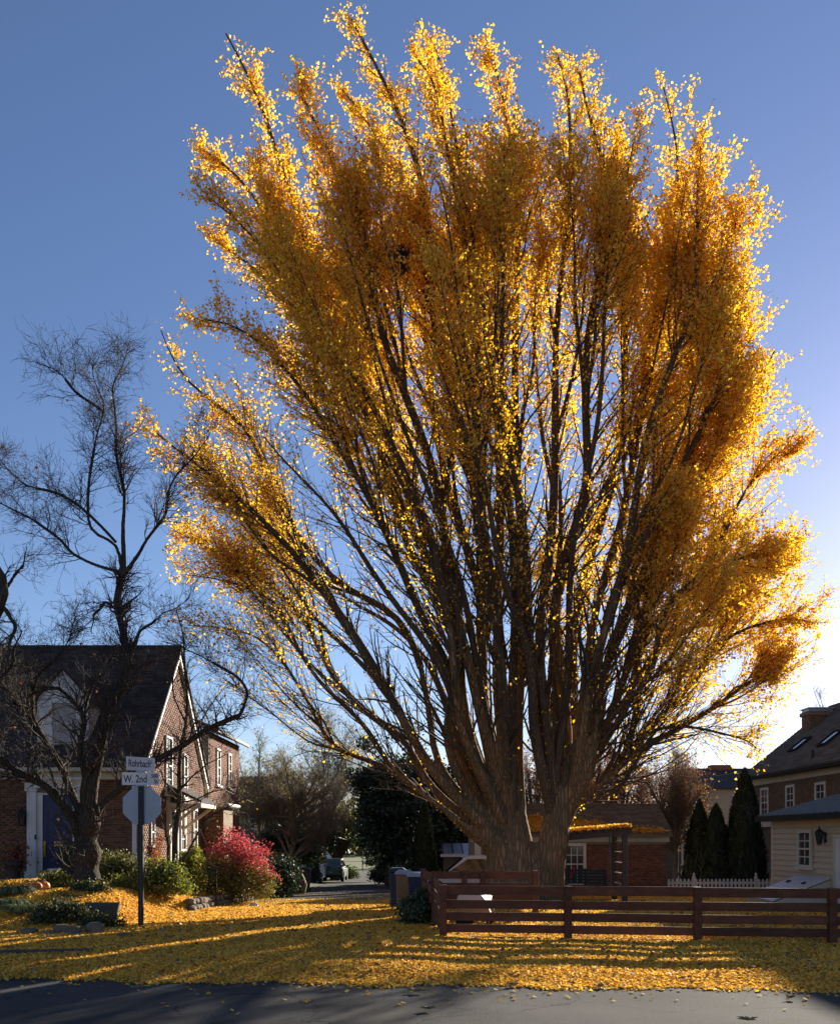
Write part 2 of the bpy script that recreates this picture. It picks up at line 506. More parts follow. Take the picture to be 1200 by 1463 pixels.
def litter_mat():
    m, n, out = new_mat('leaf_carpet')
    L = n.links.new
    tc = n.nodes.new('ShaderNodeTexCoord')
    vo = n.nodes.new('ShaderNodeTexVoronoi'); vo.inputs['Scale'].default_value = 19
    L(tc.outputs['Object'], vo.inputs['Vector'])
    rp = n.nodes.new('ShaderNodeValToRGB')
    sp = n.nodes.new('ShaderNodeSeparateColor')
    L(vo.outputs['Color'], sp.inputs[0]); L(sp.outputs[0], rp.inputs[0])
    e = rp.color_ramp.elements
    e[0].color = (.20, .10, .03, 1); e[1].color = (.88, .54, .05, 1)
    x = e.new(.35); x.color = (.52, .25, .022, 1)
    x = e.new(.7); x.color = (.78, .43, .03, 1)
    n2 = n.nodes.new('ShaderNodeTexNoise'); n2.inputs['Scale'].default_value = .6; n2.inputs['Detail'].default_value = 6
    L(tc.outputs['Object'], n2.inputs['Vector'])
    mr = n.nodes.new('ShaderNodeMapRange'); mr.inputs['From Min'].default_value = .35; mr.inputs['From Max'].default_value = .7; mr.inputs['To Min'].default_value = 1.1; mr.inputs['To Max'].default_value = .7
    L(n2.outputs['Fac'], mr.inputs[0])
    vm = n.nodes.new('ShaderNodeVectorMath'); vm.operation = 'SCALE'
    L(rp.outputs[0], vm.inputs[0]); L(mr.outputs[0], vm.inputs['Scale'])
    b = n.nodes.new('ShaderNodeBsdfPrincipled'); b.inputs['Roughness'].default_value = .8; b.inputs['Specular IOR Level'].default_value = .2
    L(vm.outputs[0], b.inputs['Base Color'])
    bp = n.nodes.new('ShaderNodeBump'); bp.inputs['Strength'].default_value = 1; bp.inputs['Distance'].default_value = .03
    L(sp.outputs[1], bp.inputs['Height']); L(bp.outputs[0], b.inputs['Normal'])
    L(b.outputs[0], out.inputs[0])
    return m
M['litter'] = litter_mat()
M['soil'] = mat('lawn_soil', (.075, .07, .028), .95, .35, 1.5, .8, 30, dirt=(.10, .075, .04), dirt_amt=.6)
M['field'] = mat('field_grass', (.10, .115, .03), .95, .25, .3, .5, 10)

# ------------------------------------------------------------------ terrain
def sstep(a, b, x):
    t = np.clip((x - a) / (b - a), 0, 1)
    return t * t * (3 - 2 * t)

def road_edge(x):
    return 11.86 - .085 * x

_by = np.array([-200, 0, 11.4, 12.2, 13.2, 17, 22, 30, 64, 108, 400, 2000.])
_bz = np.array([.0, .0, .0, .012, .05, .10, .06, -.16, -1.30, -2.2, -2.2, -2.2])
def gz(x, y):
    x = np.asarray(x, float); y = np.asarray(y, float)
    z = np.interp(y, _by, _bz)
    lot = sstep(-5.9, -7.2, x) * sstep(17.2, 21.5, y) * (1 - sstep(44, 60, y))
    z = z + .52 * lot
    wallband = sstep(-5.75, -6.0, x) * sstep(22.3, 23.2, y) * (1 - sstep(29.5, 31, y))
    z = np.maximum(z, np.interp(y, _by, _bz) + .24 * wallband + .52 * lot * 1.0)
    mound = .16 * np.exp(-(((x + 8.2) / 1.7) ** 2 + ((y - 20.6) / 1.6) ** 2))
    z = z + mound
    z = z + .02 * np.sin(x * 1.7 + y * .9) * np.sin(y * 1.3 - x * .6) * sstep(12, 13, y)
    return z
def gz1(x, y): return float(gz(x, y))

def grid_mesh(xs, ys, zf, off=0.0):
    X, Y = np.meshgrid(xs, ys)
    Z = zf(X, Y) + off
    V = np.stack([X, Y, Z], -1).reshape(-1, 3)
    nx, ny = len(xs), len(ys)
    i = np.arange(nx * ny).reshape(ny, nx)
    F = np.stack([i[:-1, :-1], i[:-1, 1:], i[1:, 1:], i[1:, :-1]], -1).reshape(-1, 4)
    return V, F

xs = np.concatenate([np.linspace(-700, -40, 12), np.linspace(-36, -16, 12), np.arange(-14, 14.01, .3), np.linspace(16, 40, 12), np.linspace(60, 700, 12)])
ys = np.concatenate([np.linspace(-60, 8, 6), np.arange(10, 36, .3), np.linspace(37, 110, 40), np.linspace(120, 900, 12)])
def ground_z(x, y):
    e = road_edge(x)
    return np.where(y < e - .05, -.06, gz(x, y)) 
V, F = grid_mesh(xs, ys, ground_z)
tag(np_obj('ground', V, F, M['soil'], smooth=True), kind='structure')

# road slab (its far edge runs a little askew)
V = []
xr = np.linspace(-400, 400, 81)
yr = np.array([-60, -10, 0, 4, 7, 9])
rows = []
for yv in yr: rows.append(np.stack([xr, np.full_like(xr, yv), np.zeros_like(xr)], -1))
for k, dz in ((-.9, 0.), (-.2, 0.0), (.12, .012)):
    rows.append(np.stack([xr, np.clip(road_edge(xr), -20, 60) + k, np.full_like(xr, dz)], -1))
V = np.concatenate(rows)
i = np.arange(len(V)).reshape(len(rows), len(xr))
F = np.stack([i[:-1, :-1], i[:-1, 1:], i[1:, 1:], i[1:, :-1]], -1).reshape(-1, 4)
tag(np_obj('road', V, F, M['asphalt'], smooth=True), kind='structure')

# alley
ys_a = np.concatenate([np.arange(28, 66, 1.0), np.linspace(67, 108, 20)])
xs_a = np.linspace(0, 1, 9)
X = np.array([[(-5.4 - .015 * (y - 28)) * (1 - t) + (-.2 - .035 * (y - 28)) * t for t in xs_a] for y in ys_a])
Y = np.repeat(ys_a[:, None], 9, 1)
V = np.stack([X, Y, np.interp(Y, _by, _bz) + .03], -1).reshape(-1, 3)
i = np.arange(len(V)).reshape(len(ys_a), 9)
F = np.stack([i[:-1, :-1], i[:-1, 1:], i[1:, 1:], i[1:, :-1]], -1).reshape(-1, 4)
tag(np_obj('alley_road', V, F, M['alley'], smooth=True), kind='structure')

V, F = grid_mesh(np.linspace(-120, 120, 9), np.linspace(110, 190, 5), lambda x, y: gz(x, y), .02)
tag(np_obj('field', V, F, M['field'], smooth=True), kind='structure')

# ------------------------------------------------------------------ numpy vegetation toolkit
def unit(v):
    return v / np.maximum(np.linalg.norm(v, axis=-1, keepdims=True), 1e-9)

def tubes(pts, rad, S):
    """pts (N,P,3), rad (N,P) -> V,F"""
    N, Pn, _ = pts.shape
    t = unit(np.gradient(pts, axis=1))
    ref = np.array([.37, .51, .78])
    u = unit(np.cross(t, ref)); v = np.cross(t, u)
    a = np.arange(S) * 2 * np.pi / S
    ring = pts[:, :, None, :] + rad[:, :, None, None] * (np.cos(a)[None, None, :, None] * u[:, :, None, :] + np.sin(a)[None, None, :, None] * v[:, :, None, :])
    V = ring.reshape(-1, 3)
    idx = np.arange(N * Pn * S).reshape(N, Pn, S)
    nx = np.roll(idx, -1, axis=2)
    F = np.stack([idx[:, :-1], nx[:, :-1], nx[:, 1:], idx[:, 1:]], -1).reshape(-1, 4)
    return V, F

def capped(pts, rad):
    pts = np.concatenate([pts[:, :1], pts, pts[:, -1:]], 1)
    rad = np.concatenate([rad[:, :1] * 0 + .001, rad, rad[:, -1:] * 0 + .001], 1)
    return pts, rad

def merge(parts):
    V, F, o = [], [], 0
    for v, f in parts:
        V.append(v); F.append(f + o); o += len(v)
    return np.concatenate(V), np.concatenate(F)

def resample(pts, n):
    pts = np.asarray(pts, float)
    # catmull-rom through the points
    k = len(pts)
    ext = np.vstack([2 * pts[0] - pts[1], pts, 2 * pts[-1] - pts[-2]])
    out = []
    for s in np.linspace(0, k - 1 - 1e-6, n * 3):
        i = int(s); f = s - i
        p0, p1, p2, p3 = ext[i], ext[i + 1], ext[i + 2], ext[i + 3]
        out.append(.5 * ((2 * p1) + (-p0 + p2) * f + (2 * p0 - 5 * p1 + 4 * p2 - p3) * f * f + (-p0 + 3 * p1 - 3 * p2 + p3) * f ** 3))
    out = np.array(out)
    d = np.concatenate([[0], np.cumsum(np.linalg.norm(np.diff(out, axis=0), axis=1))])
    q = np.linspace(0, d[-1], n)
    return np.stack([np.interp(q, d, out[:, c]) for c in range(3)], -1)

def sample_on(pts, rad, idx, t):
    """pts (N,P,3): position, tangent, radius at param t of polyline idx"""
    Pn = pts.shape[1]
    f = np.clip(t, 0, .9999) * (Pn - 1)
    i = f.astype(int); fr = (f - i)[:, None]
    a, b = pts[idx, i], pts[idx, i + 1]
    r = rad[idx, i] * (1 - fr[:, 0]) + rad[idx, i + 1] * fr[:, 0]
    return a * (1 - fr) + b * fr, unit(b - a), r

def branch(start, dirn, length, r0, Pn, rng, wob=.12, up=.15, rtip=.35):
    """N curved branches"""
    N = len(start)
    pts = np.zeros((N, Pn, 3)); pts[:, 0] = start
    d = unit(dirn)
    step = length / (Pn - 1)
    for k in range(1, Pn):
        d = unit(d + rng.normal(0, wob, (N, 3)) + np.array([0, 0, up]) )
        pts[:, k] = pts[:, k - 1] + d * step[:, None]
    rad = r0[:, None] * np.linspace(1, rtip, Pn)[None, :]
    return pts, rad

def offshoots(pts, rad, idx, t, ang_lo, ang_hi, rng):
    p, tg, r = sample_on(pts, rad, idx, t)
    rnd = unit(rng.normal(size=p.shape))
    side = unit(np.cross(tg, rnd))
    a = rng.uniform(ang_lo, ang_hi, len(p))[:, None]
    return p, tg * np.cos(a) + side * np.sin(a), r

def leaf_quads(c, size, rng, up=None, flat=0.0, aspect=1.0):
    """kite shaped little leaves at centres c"""
    N = len(c)
    n = rng.normal(size=(N, 3))
    if flat: n = n * (1 - flat) + np.array([0, 0, 1.6]) * flat
    n = unit(n)
    u = unit(np.cross(n, rng.normal(size=(N, 3))))
    v = np.cross(n, u)
    s = np.asarray(size)[:, None]
    V = np.stack([c - v * s * .5, c + u * s * .5 * aspect + v * s * .2, c + v * s * .45 + n * s * .12, c - u * s * .5 * aspect + v * s * .2], 1).reshape(-1, 3)
    F = np.arange(N * 4).reshape(N, 4)
    return V, F

# ------------------------------------------------------------------ fallen leaves on the ground
def litter_region(x, y, rng=None):
    """0..1 leaf cover"""
    e = road_edge(x)
    c = sstep(e - .22 + .12 * np.sin(x * 2.3) + .08 * np.sin(x * 5.9 + 1), e + .25 + .1 * np.sin(x * 3.1), y)
    c = c * (1 - sstep(28.2, 31.5, y + .5 * np.sin(x * 1.3)) * sstep(-6.2, -5.6, x) * (1 - sstep(.2, .6, x)))
    c = c * (1 - sstep(33.5, 34.5, y))
    c = c * (1 - .8 * sstep(8.5, 12.5, x) * sstep(17, 19, y))
    c = c * (1 - .9 * sstep(-9.5, -13, x) * sstep(15, 17, y))
    c = c * (1 - .5 * sstep(-6.6, -8, x) * sstep(17.5, 20, y))
    c = c * (1 - sstep(23.8, 25.5, y) * sstep(-7, -8, x))
    c = c * (1 - sstep(13, 20, np.abs(x)))
    nz = np.sin(x * 1.9 + 2.1 * np.sin(y * 1.1)) * np.sin(y * 2.7 + 1.3 * np.sin(x * .8)) + .6 * np.sin(x * 4.7 + y * 3.1) * np.sin(y * 6.1 - x * 2.3)
    thin = sstep(.45, 1.0, nz) * sstep(13.0, 13.6, y) * (1 - .5 * sstep(2, -1, x))
    return c * (1 - .72 * thin)

V, F = grid_mesh(np.arange(-16, 16.01, .2), np.arange(11, 34.6, .2), lambda x, y: gz(x, y) + .004 + .014 * np.clip((y - road_edge(x)) / .8, 0, 1) + .004 * np.sin(x * 5) * np.sin(y * 4), 0)
fc = V[F].mean(1)
keep = (litter_region(fc[:, 0], fc[:, 1]) + RNG.normal(0, .08, len(fc)) > .42) & (fc[:, 1] > road_edge(fc[:, 0]) + .12)
F = F[keep]
used, inv = np.unique(F, return_inverse=True)
tag(np_obj('leaf_carpet', V[used], inv.reshape(-1, 4), M['litter'], smooth=True), 'carpet of yellow ginkgo leaves over the verge, alley mouth and yard', 'fallen leaves', kind='stuff')

def scatter(n, x0, x1, y0, y1, pw=1.0):
    x = RNG.uniform(x0, x1, n); y = RNG.uniform(y0, y1, n)
    c = litter_region(x, y)
    k = RNG.random(n) < c ** pw
    return x[k], y[k]
xa, ya = [], []
for (n, a, b, c, d) in ((230000, -8, 8, 11.2, 17), (140000, -11, 10.5, 17, 24), (80000, -9, 12, 24, 34.4)):
    x, y = scatter(n, a, b, c, d); xa.append(x); ya.append(y)
x = np.concatenate(xa); y = np.concatenate(ya)
z = gz(x, y) + RNG.uniform(.024, .05, len(x)) * np.clip((y - road_edge(x)) / .8, .3, 1)
s = RNG.uniform(.032, .060, len(x))
V, F = leaf_quads(np.stack([x, y, z], -1), s, RNG, flat=.55)
tag(np_obj('fallen_leaves', V, F, M['fallen'], smooth=False), 'loose yellow ginkgo leaves lying over the ground', 'fallen leaves', kind='stuff')
# darker brown leaves and bits among the yellow
x, y = scatter(3000, -9, 9, 11.3, 26)
V, F = leaf_quads(np.stack([x, y, gz(x, y) + RNG.uniform(.045, .07, len(x))], -1), RNG.uniform(.045, .10, len(x)), RNG, flat=.6)
tag(np_obj('brown_leaves', V, F, M['brownleaf']), 'scattered brown dead leaves among the yellow ones', 'fallen leaves', kind='stuff')
# blades of grass coming through where the leaves lie thin
x = RNG.uniform(-7, 8, 60000); y = RNG.uniform(12.3, 20, 60000)
k_ = (litter_region(x, y) < .78) & (RNG.random(len(x)) < .8)
x, y = x[k_], y[k_]
h_ = RNG.uniform(.05, .11, len(x)); a_ = RNG.uniform(0, 6.28, len(x))
b0_ = np.stack([x, y, gz(x, y)], -1); dx_ = np.stack([np.cos(a_), np.sin(a_), 0 * a_], -1)
tip_ = b0_ + np.stack([RNG.normal(0, .03, len(x)), RNG.normal(0, .03, len(x)), h_], -1)
V = np.stack([b0_ - dx_ * .005, b0_ + dx_ * .005, tip_ + dx_ * .001, tip_ - dx_ * .001], 1).reshape(-1, 3)
tag(np_obj('grass', V, np.arange(len(V)).reshape(-1, 4), M['grassblade']), 'short green grass showing where the leaf carpet is thin', 'grass', kind='stuff')
# strays on the road and alley
x = np.concatenate([RNG.uniform(-6, 6, 1900), RNG.uniform(-5, 0, 500)]); y = np.concatenate([RNG.uniform(8.5, 12.2, 1900), RNG.uniform(28, 40, 500)])
k = (RNG.random(len(x)) < np.where(y < 20, np.exp(-np.maximum(0, road_edge(x) - y) * 2.2), .5))
x, y = x[k], y[k]
z = np.where(y < 20, .015, np.interp(y, _by, _bz) + .045)
V, F = leaf_quads(np.stack([x, y, z], -1), RNG.uniform(.045, .08, len(x)), RNG, flat=.75)
tag(np_obj('stray_leaves', V, F, M['fallen']), 'stray yellow leaves blown onto the asphalt', 'fallen leaves', kind='stuff')
for k, (px, py, sz) in enumerate([(595, 1418, .17), (612, 1443, .13), (735, 1409, .14), (857, 1411, .12), (1130, 1427, .10), (1068, 1459, .16)]):
    Yd = F_PX * (EYE - .02) / (py - HZ)
    c = P(px, py, Yd); c[2] = .012
    mb = MB()
    n = 9
    ring = []
    for q in range(n * 2):
        a = math.pi * q / n
        r_ = sz * (.55 if q % 2 else .3) * (1 + .25 * math.sin(q * 2.3 + k))
        ring.append(c + np.array([r_ * math.cos(a) * 1.25, r_ * math.sin(a) * .8, .02 + .03 * abs(math.sin(a * 1.5 + k))]))
    vs = ring + [c + np.array([0, 0, .01])]
    mb.add(vs, [(q, (q + 1) % (2 * n), 2 * n) for q in range(2 * n)])
    where = ['below the alley mouth near the middle of the road', 'lowest of the pair near the middle of the road', 'at the edge of the yellow leaves under the left fence post', 'at the leaf edge right of the second post', 'on the sunny asphalt below the right end of the fence', 'at the bottom right of the road'][k]
    tag(mb.build('oak_leaf', M['stem']), 'curled brown dead leaf ' + where, 'leaf', 'large dead leaves on the road')

# ------------------------------------------------------------------ buildings toolkit
BRICK_ME = {}
def brick_wall(wall, O, u, n, L, H, m, holes=(), clip=None, singles=0, ref=None, du=.215, dv=.075, name='brickwork'):
    """real bricks, proud of a mortar sheet, running bond"""
    O, u, n = np.asarray(O, float), np.asarray(u, float), np.asarray(n, float)
    zz = np.array([0, 0, 1.])
    rows = int(H / dv)
    cells = []
    for r in range(rows):
        off = (r % 2) * du / 2
        k0 = -1 if off else 0
        for k in range(k0, int(L / du) + 1):
            a0 = max(0, k * du + off + .005); a1 = min(L, (k + 1) * du + off - .005)
            if a1 - a0 < .03: continue
            b0 = r * dv + .005; b1 = (r + 1) * dv - .005
            bad = False
            for (h0, h1, v0, v1) in holes:
                if b1 > v0 and b0 < v1 and a1 > h0 and a0 < h1:
                    if a0 < h0 - .03: a1 = min(a1, h0)
                    elif a1 > h1 + .03: a0 = max(a0, h1)
                    else: bad = True
            if bad or a1 - a0 < .03: continue
            if clip is not None:
                am, bm_ = (a0 + a1) / 2, (b0 + b1) / 2
                if not clip(am, bm_): continue
            cells.append((a0, a1, b0, b1))
    cells = np.array(cells)
    full = np.abs((cells[:, 1] - cells[:, 0]) - (du - .01)) < 1e-6
    sing = np.zeros(len(cells), bool)
    if singles:
        cc = (cells[:, 0] + cells[:, 1]) / 2, (cells[:, 2] + cells[:, 3]) / 2
        d = (cc[0] - ref[0]) ** 2 + ((cc[1] - ref[1])) ** 2 + np.where(full, 0, 1e6)
        sing[np.argsort(d)[:singles]] = True
    rest = cells[~sing]
    D = RNG.uniform(.010, .017, len(rest))
    def corner(a, b, d): return O + a[:, None] * u + b[:, None] * zz + d[:, None] * n
    z0 = np.full(len(rest), -.004)
    q = [corner(rest[:, 0], rest[:, 2], z0), corner(rest[:, 1], rest[:, 2], z0), corner(rest[:, 1], rest[:, 3], z0), corner(rest[:, 0], rest[:, 3], z0),
         corner(rest[:, 0], rest[:, 2], D), corner(rest[:, 1], rest[:, 2], D), corner(rest[:, 1], rest[:, 3], D), corner(rest[:, 0], rest[:, 3], D)]
    V = np.stack(q, 1).reshape(-1, 3)
    base = (np.arange(len(rest)) * 8)[:, None, None]
    pat = np.array([(4, 5, 6, 7), (0, 1, 5, 4), (1, 2, 6, 5), (2, 3, 7, 6), (3, 0, 4, 7)])
    F = (pat[None] + base).reshape(-1, 4)
    o = np_obj(name, V, F, m, wall)
    o['kind'] = 'stuff'
    if singles:
        wo_ = np.array(worig(wall))
        me = None
        for (a0, a1, b0, b1) in cells[sing]:
            if me is None:
                mb = MB(); mb.obox(np.zeros(3), u * (du - .01), zz * (dv - .01), n * .018)
                first = mb.build('brick', m, None)
                first.parent = wall
                me = first.data; ob = first
            else:
                ob = bpy.data.objects.new('brick', me); COL.objects.link(ob); ob.parent = wall
            ob.location = Vector(O + a0 * u + b0 * zz + n * random.uniform(-.007, -.001) - wo_)

def shingles(parent, O, u, v, Lu, Lv, m, du=.3, dv=.16, th=.018, clip=None, name='shingles'):
    """overlapping courses on the roof plane O + a*u + b*v (v points up the slope)"""
    O, u, v = map(lambda q: np.asarray(q, float), (O, u, v))
    n = unit(np.cross(u, v))
    if n[2] < 0: n = -n
    vs = []
    for r in range(int(math.ceil(Lv / dv))):
        b0, b1 = r * dv, min(Lv, r * dv + dv * 1.15)
        a = -random.random() * du
        while a < Lu:
            wd = du * random.uniform(.75, 1.25)
            a0, a1 = max(0, a), min(Lu, a + wd - .006)
            a += wd
            if a1 - a0 < .03: continue
            if clip and not clip((a0 + a1) / 2, b0 + dv * .5): continue
            j = random.uniform(0, .008)
            t0 = th + j
            jb = random.uniform(-.012, .012)
            p = [O + u * a0 + v * (b0 + jb) + n * .0, O + u * a1 + v * (b0 + jb), O + u * a1 + v * (b0 + jb) + n * t0, O + u * a0 + v * (b0 + jb) + n * t0,
                 O + u * a0 + v * b1 + n * .003, O + u * a1 + v * b1 + n * .003]
            vs.append(p)
    V = np.array(vs).reshape(-1, 3)
    base = (np.arange(len(vs)) * 6)[:, None, None]
    F = (np.array([(0, 1, 2, 3), (3, 2, 5, 4)])[None] + base).reshape(-1, 4)
    o = np_obj(name, V, F, m, parent)
    o['kind'] = 'stuff'
    return o

def window(parent, O, u, n, wd, ht, cols=2, rows=2, frame=.09, sill=True, sash=True, mframe=None, mg=None, blind=0.0, name='window', sillmat=None):
    """double hung window: O lower-left corner of the frame on the wall face"""
    mframe = mframe or M['white']; mg = mg or M['glass']
    O, u, n = map(lambda q: np.asarray(q, float), (O, u, n))
    zz = np.array([0, 0, 1.])
    mb = MB()
    t = .06
    mb.obox(O, u * frame, zz * ht, n * t)
    mb.obox(O + u * (wd - frame), u * frame, zz * ht, n * t)
    mb.obox(O + u * frame + zz * (ht - frame), u * (wd - 2 * frame), zz * frame, n * t)
    mb.obox(O + u * frame, u * (wd - 2 * frame), zz * frame * .7, n * t)
    f = mb.build(name, mframe, parent)
    iw, ih = wd - 2 * frame, ht - 1.7 * frame
    o2 = O + u * frame + zz * frame * .7
    g = MB(); g.obox(o2, u * iw, zz * ih, n * .016); g.build('pane', mg, f)
    s = MB()
    bw = .03
    if sash:
        s.obox(o2 + zz * (ih / 2 - .025), u * iw, zz * .05, n * .045)
    for half in range(2 if sash else 1):
        zb = o2 + zz * (ih / 2 * half); hh = ih / 2 if sash else ih
        for k in range(1, cols):
            s.obox(zb + u * (iw * k / cols - bw / 2) + n * .017 + zz * .03, u * bw, zz * (hh - .06), n * .014)
        for k in range(1, rows):
            s.obox(zb + zz * (hh * k / rows - bw / 2) + n * .0172 + u * .002, u * (iw - .004), zz * bw, n * .012)
    if s.v: s.build('sash', mframe, f)
    if blind:
        bb = MB(); bb.obox(o2 + zz * ih * (1 - blind) + n * .0165 + u * .01, u * (iw - .02), zz * ih * blind * .98, n * .004); bb.build('blind', M['blind'], f)
    if sill:
        k = MB(); k.obox(O - u * .06 - zz * .07, u * (wd + .12), zz * .07, n * .12); k.build('sill', sillmat or mframe, f)
    return f

ZZ = np.array([0, 0, 1.])
XX = np.array([1., 0, 0]); YY = np.array([0, 1., 0])

# ------------------------------------------------------------------ brick house, left
HX, HY, HYB = -8.2, 27.0, 34.4           # corner, front wall, back wall
FLOOR = .72
EAVE_Z = 3.92
house = thing('brick_house', 'dark brick house with steep slate roof, white dormer and blue front door', 'house', (-12, 29, .5))
mb = MB()
mb.prism([(HX, HY, .1), (HX, HYB, .1), (HX, HYB, EAVE_Z), (HX, 30.7, 8.1), (HX, HY, EAVE_Z)], (-11.8, 0, 0))
wall = mb.build('wall', M['mortar'], house)
# front wall bricks
dx0 = -13.6
def hx(px, Y=HY): return (px - CX) / F_PX * Y
door_h0 = hx(40) - dx0; door_h1 = hx(128) - dx0
brick_wall(wall, (dx0, HY, FLOOR - .35), XX, -YY, HX - dx0, 3.38, M['brick'], holes=[(door_h0, door_h1, -.1, 2.95)], singles=300, ref=(HX - dx0 - .8, 1.6))
# gable wall bricks
def gclip(a, b):
    z = b + .3
    return z < EAVE_Z + (a - .12) * 1.13 - .05 and z < EAVE_Z + (HYB - HY - a - .12) * 1.13 - .05 if z > EAVE_Z else True
gable_holes = [(2.1, 3.05, 2.95, 4.95), (4.35, 4.95, 2.9, 4.55), (.5, 1.0, 1.32, 2.2), (2.55, 3.6, .4, 2.85), (3.95, 4.75, 1.1, 2.7), (5.6, 6.3, 1.1, 2.7)]
brick_wall(wall, (HX, HY, .3), YY, XX, HYB - HY, 7.7, M['brick'], holes=gable_holes, clip=gclip)
# roof
mb = MB()
ov = .35
sl = (8.28 - EAVE_Z) / (30.7 - 26.55)
for (ya, za, yb, zb) in ((26.55, 3.86, 30.7, 8.22), (34.85, 3.86, 30.7, 8.22)):
    mb.prism([(HX + .18, ya, za), (HX + .18, yb, zb), (HX + .18, yb, zb + .12), (HX + .18, ya, za + .12)], (-12.1, 0, 0))
roof = mb.build('roof', M['slate'], house)
vdir = unit(np.array([0, 30.7 - 26.55, 8.22 - 3.86])); LV = np.linalg.norm([30.7 - 26.55, 8.22 - 3.86])
shingles(roof, (-14.2, 26.55, 3.985), XX, vdir, 14.2 + HX + .18, LV, M['slate'], du=.28, dv=.17)
mb = MB()
mb.box(HX - 12, HX + .19, 30.6, 30.8, 8.28, 8.38)
mb.build('ridge_cap', M['slate'], roof)
# rake boards
mb = MB()
for (ya, za, yb, zb) in ((26.6, 3.8, 30.7, 8.11), (34.8, 3.8, 30.7, 8.11)):
    mb.prism([(HX + .012, ya, za - .16), (HX + .012, yb, zb - .16), (HX + .012, yb, zb + .1), (HX + .012, ya, za + .1)], (.11, 0, 0))
mb.build('rake_board', M['white'], house)
mb = MB()
mb.box(-14.5, HX + .1, 26.78, 26.985, 3.62, 3.84)
mb.build('frieze', M['cream'], house)
mb = MB(); mb.box(-14.5, HX + .2, 26.5, 26.64, 3.84, 3.95); mb.build('gutter', M['cream'], house)
mb = MB(); x0, x1 = hx(190, 26.95), hx(196, 26.95); mb.box(x0, x1, 26.86, 26.965, .4, 3.6); mb.build('downspout', M['white'], house)
# front door
DX0, DX1 = hx(62), hx(105)
dtop = P(0, 1136, HY)[2]
mb = MB(); mb.box(DX0, DX1, HY - .03, HY + .05, FLOOR, dtop)
door = mb.build('door', M['bluedoor'], house)
mb = MB()
cw = (DX1 - DX0)
for (a0, a1, b0, b1) in ((.14, .46, 1.22, 1.95), (.54, .86, 1.22, 1.95), (.14, .46, .2, .78), (.54, .86, .2, .78)):
    xa_, xb_, za_, zb_ = DX0 + cw * a0, DX0 + cw * a1, FLOOR + b0, FLOOR + b1
    e_ = .025
    mb.box(xa_, xb_, HY - .042, HY - .0305, za_, za_ + e_); mb.box(xa_, xb_, HY - .042, HY - .0305, zb_ - e_, zb_)
    mb.box(xa_, xa_ + e_, HY - .042, HY - .0305, za_ + e_, zb_ - e_); mb.box(xb_ - e_, xb_, HY - .042, HY - .0305, za_ + e_, zb_ - e_)
    mb.box(xa_ + .06, xb_ - .06, HY - .038, HY - .0305, za_ + .06, zb_ - .06)
mb.build('door_panel', M['bluedoor'], door)
mb = MB(); mb.box(DX0 + .03, DX0 + .09, HY - .05, HY - .031, FLOOR + .62, FLOOR + 1.08); mb.cyl((DX0 + .06, HY - .1, FLOOR + .75), (DX0 + .06, HY - .1, FLOOR + .98), .012)
mb.build('handle', M['brass'], door)
def text(body, name, m, parent, loc, size, sx=1.0, rot=(R(90), 0, 0), align='LEFT', ext=.003, bold=0.0):
    cu = bpy.data.curves.new(name, 'FONT'); cu.body = body; cu.size = size; cu.extrude = ext; cu.align_x = align
    cu.offset = bold
    cu.fill_mode = 'BOTH'
    tmp = bpy.data.objects.new('lettering_curve', cu); COL.objects.link(tmp)
    bpy.context.view_layer.update()
    me = bpy.data.meshes.new_from_object(tmp.evaluated_get(bpy.context.evaluated_depsgraph_get()))
    bpy.data.objects.remove(tmp); bpy.data.curves.remove(cu)
    me.name = name; me.materials.clear(); me.materials.append(m)
    o = bpy.data.objects.new(name, me); COL.objects.link(o)
    o.parent = parent
    o.location = Vector(loc) - (worig(parent) if parent is not None else Vector())
    o.rotation_euler = rot
    o.scale = (sx, 1, 1)
    return o
text('508', 'house_number', M['brass'], door, ((DX0 + DX1) / 2 + .02, HY - .036, FLOOR + .93), .2, 1.0, align='CENTER', bold=.004)
mb = MB(); mb.lathe((0, 0, 0), [(.0, -.02), (.05, -.02), (.05, .0), (.02, .02), (.0, .02)], 10)
mb.v = [(p[0] + (DX0 + DX1) / 2 + .02, HY - .045 + p[2] * .5, FLOOR + 1.72 + p[1]) for p in mb.v]
mb.build('knocker', M['brass'], door)
# surround
mb = MB()
p0, p1 = hx(41), hx(54)
mb.box(p0, p1, HY - .14, HY - .012, FLOOR + .02, dtop + .1)
mb.box(p0 - .05, p1 + .03, HY - .19, HY - .012, FLOOR + .0, FLOOR + .18)
mb.box(p0 - .05, p1 + .03, HY - .18, HY - .012, dtop + .1, dtop + .18)
q0, q1 = hx(113), hx(126)
mb.box(q0, q1, HY - .14, HY - .012, FLOOR + .02, dtop + .1)
mb.box(q0 - .03, q1 + .05, HY - .19, HY - .012, FLOOR, FLOOR + .18)
mb.box(q0 - .03, q1 + .05, HY - .18, HY - .012, dtop + .1, dtop + .18)
mb.build('pilaster', M['white'], house)
mb = MB()
mb.box(p1 + .0, DX0, HY - .07, HY - .012, FLOOR, dtop + .06); mb.box(DX1, q0, HY - .07, HY - .012, FLOOR, dtop + .06)
mb.box(DX0, DX1, HY - .07, HY - .012, dtop, dtop + .06)
mb.build('door_jamb', M['white'], house)
mb = MB()
mb.box(p0 - .06, q1 + .06, HY - .15, HY - .013, dtop + .19, dtop + .36)
mb.box(p0 - .12, q1 + .12, HY - .22, HY - .013, dtop + .36, dtop + .43)
mb.box(p0 - .2, q1 + .2, HY - .32, HY - .013, dtop + .43, dtop + .50)
mb.build('entablature', M['white'], house)
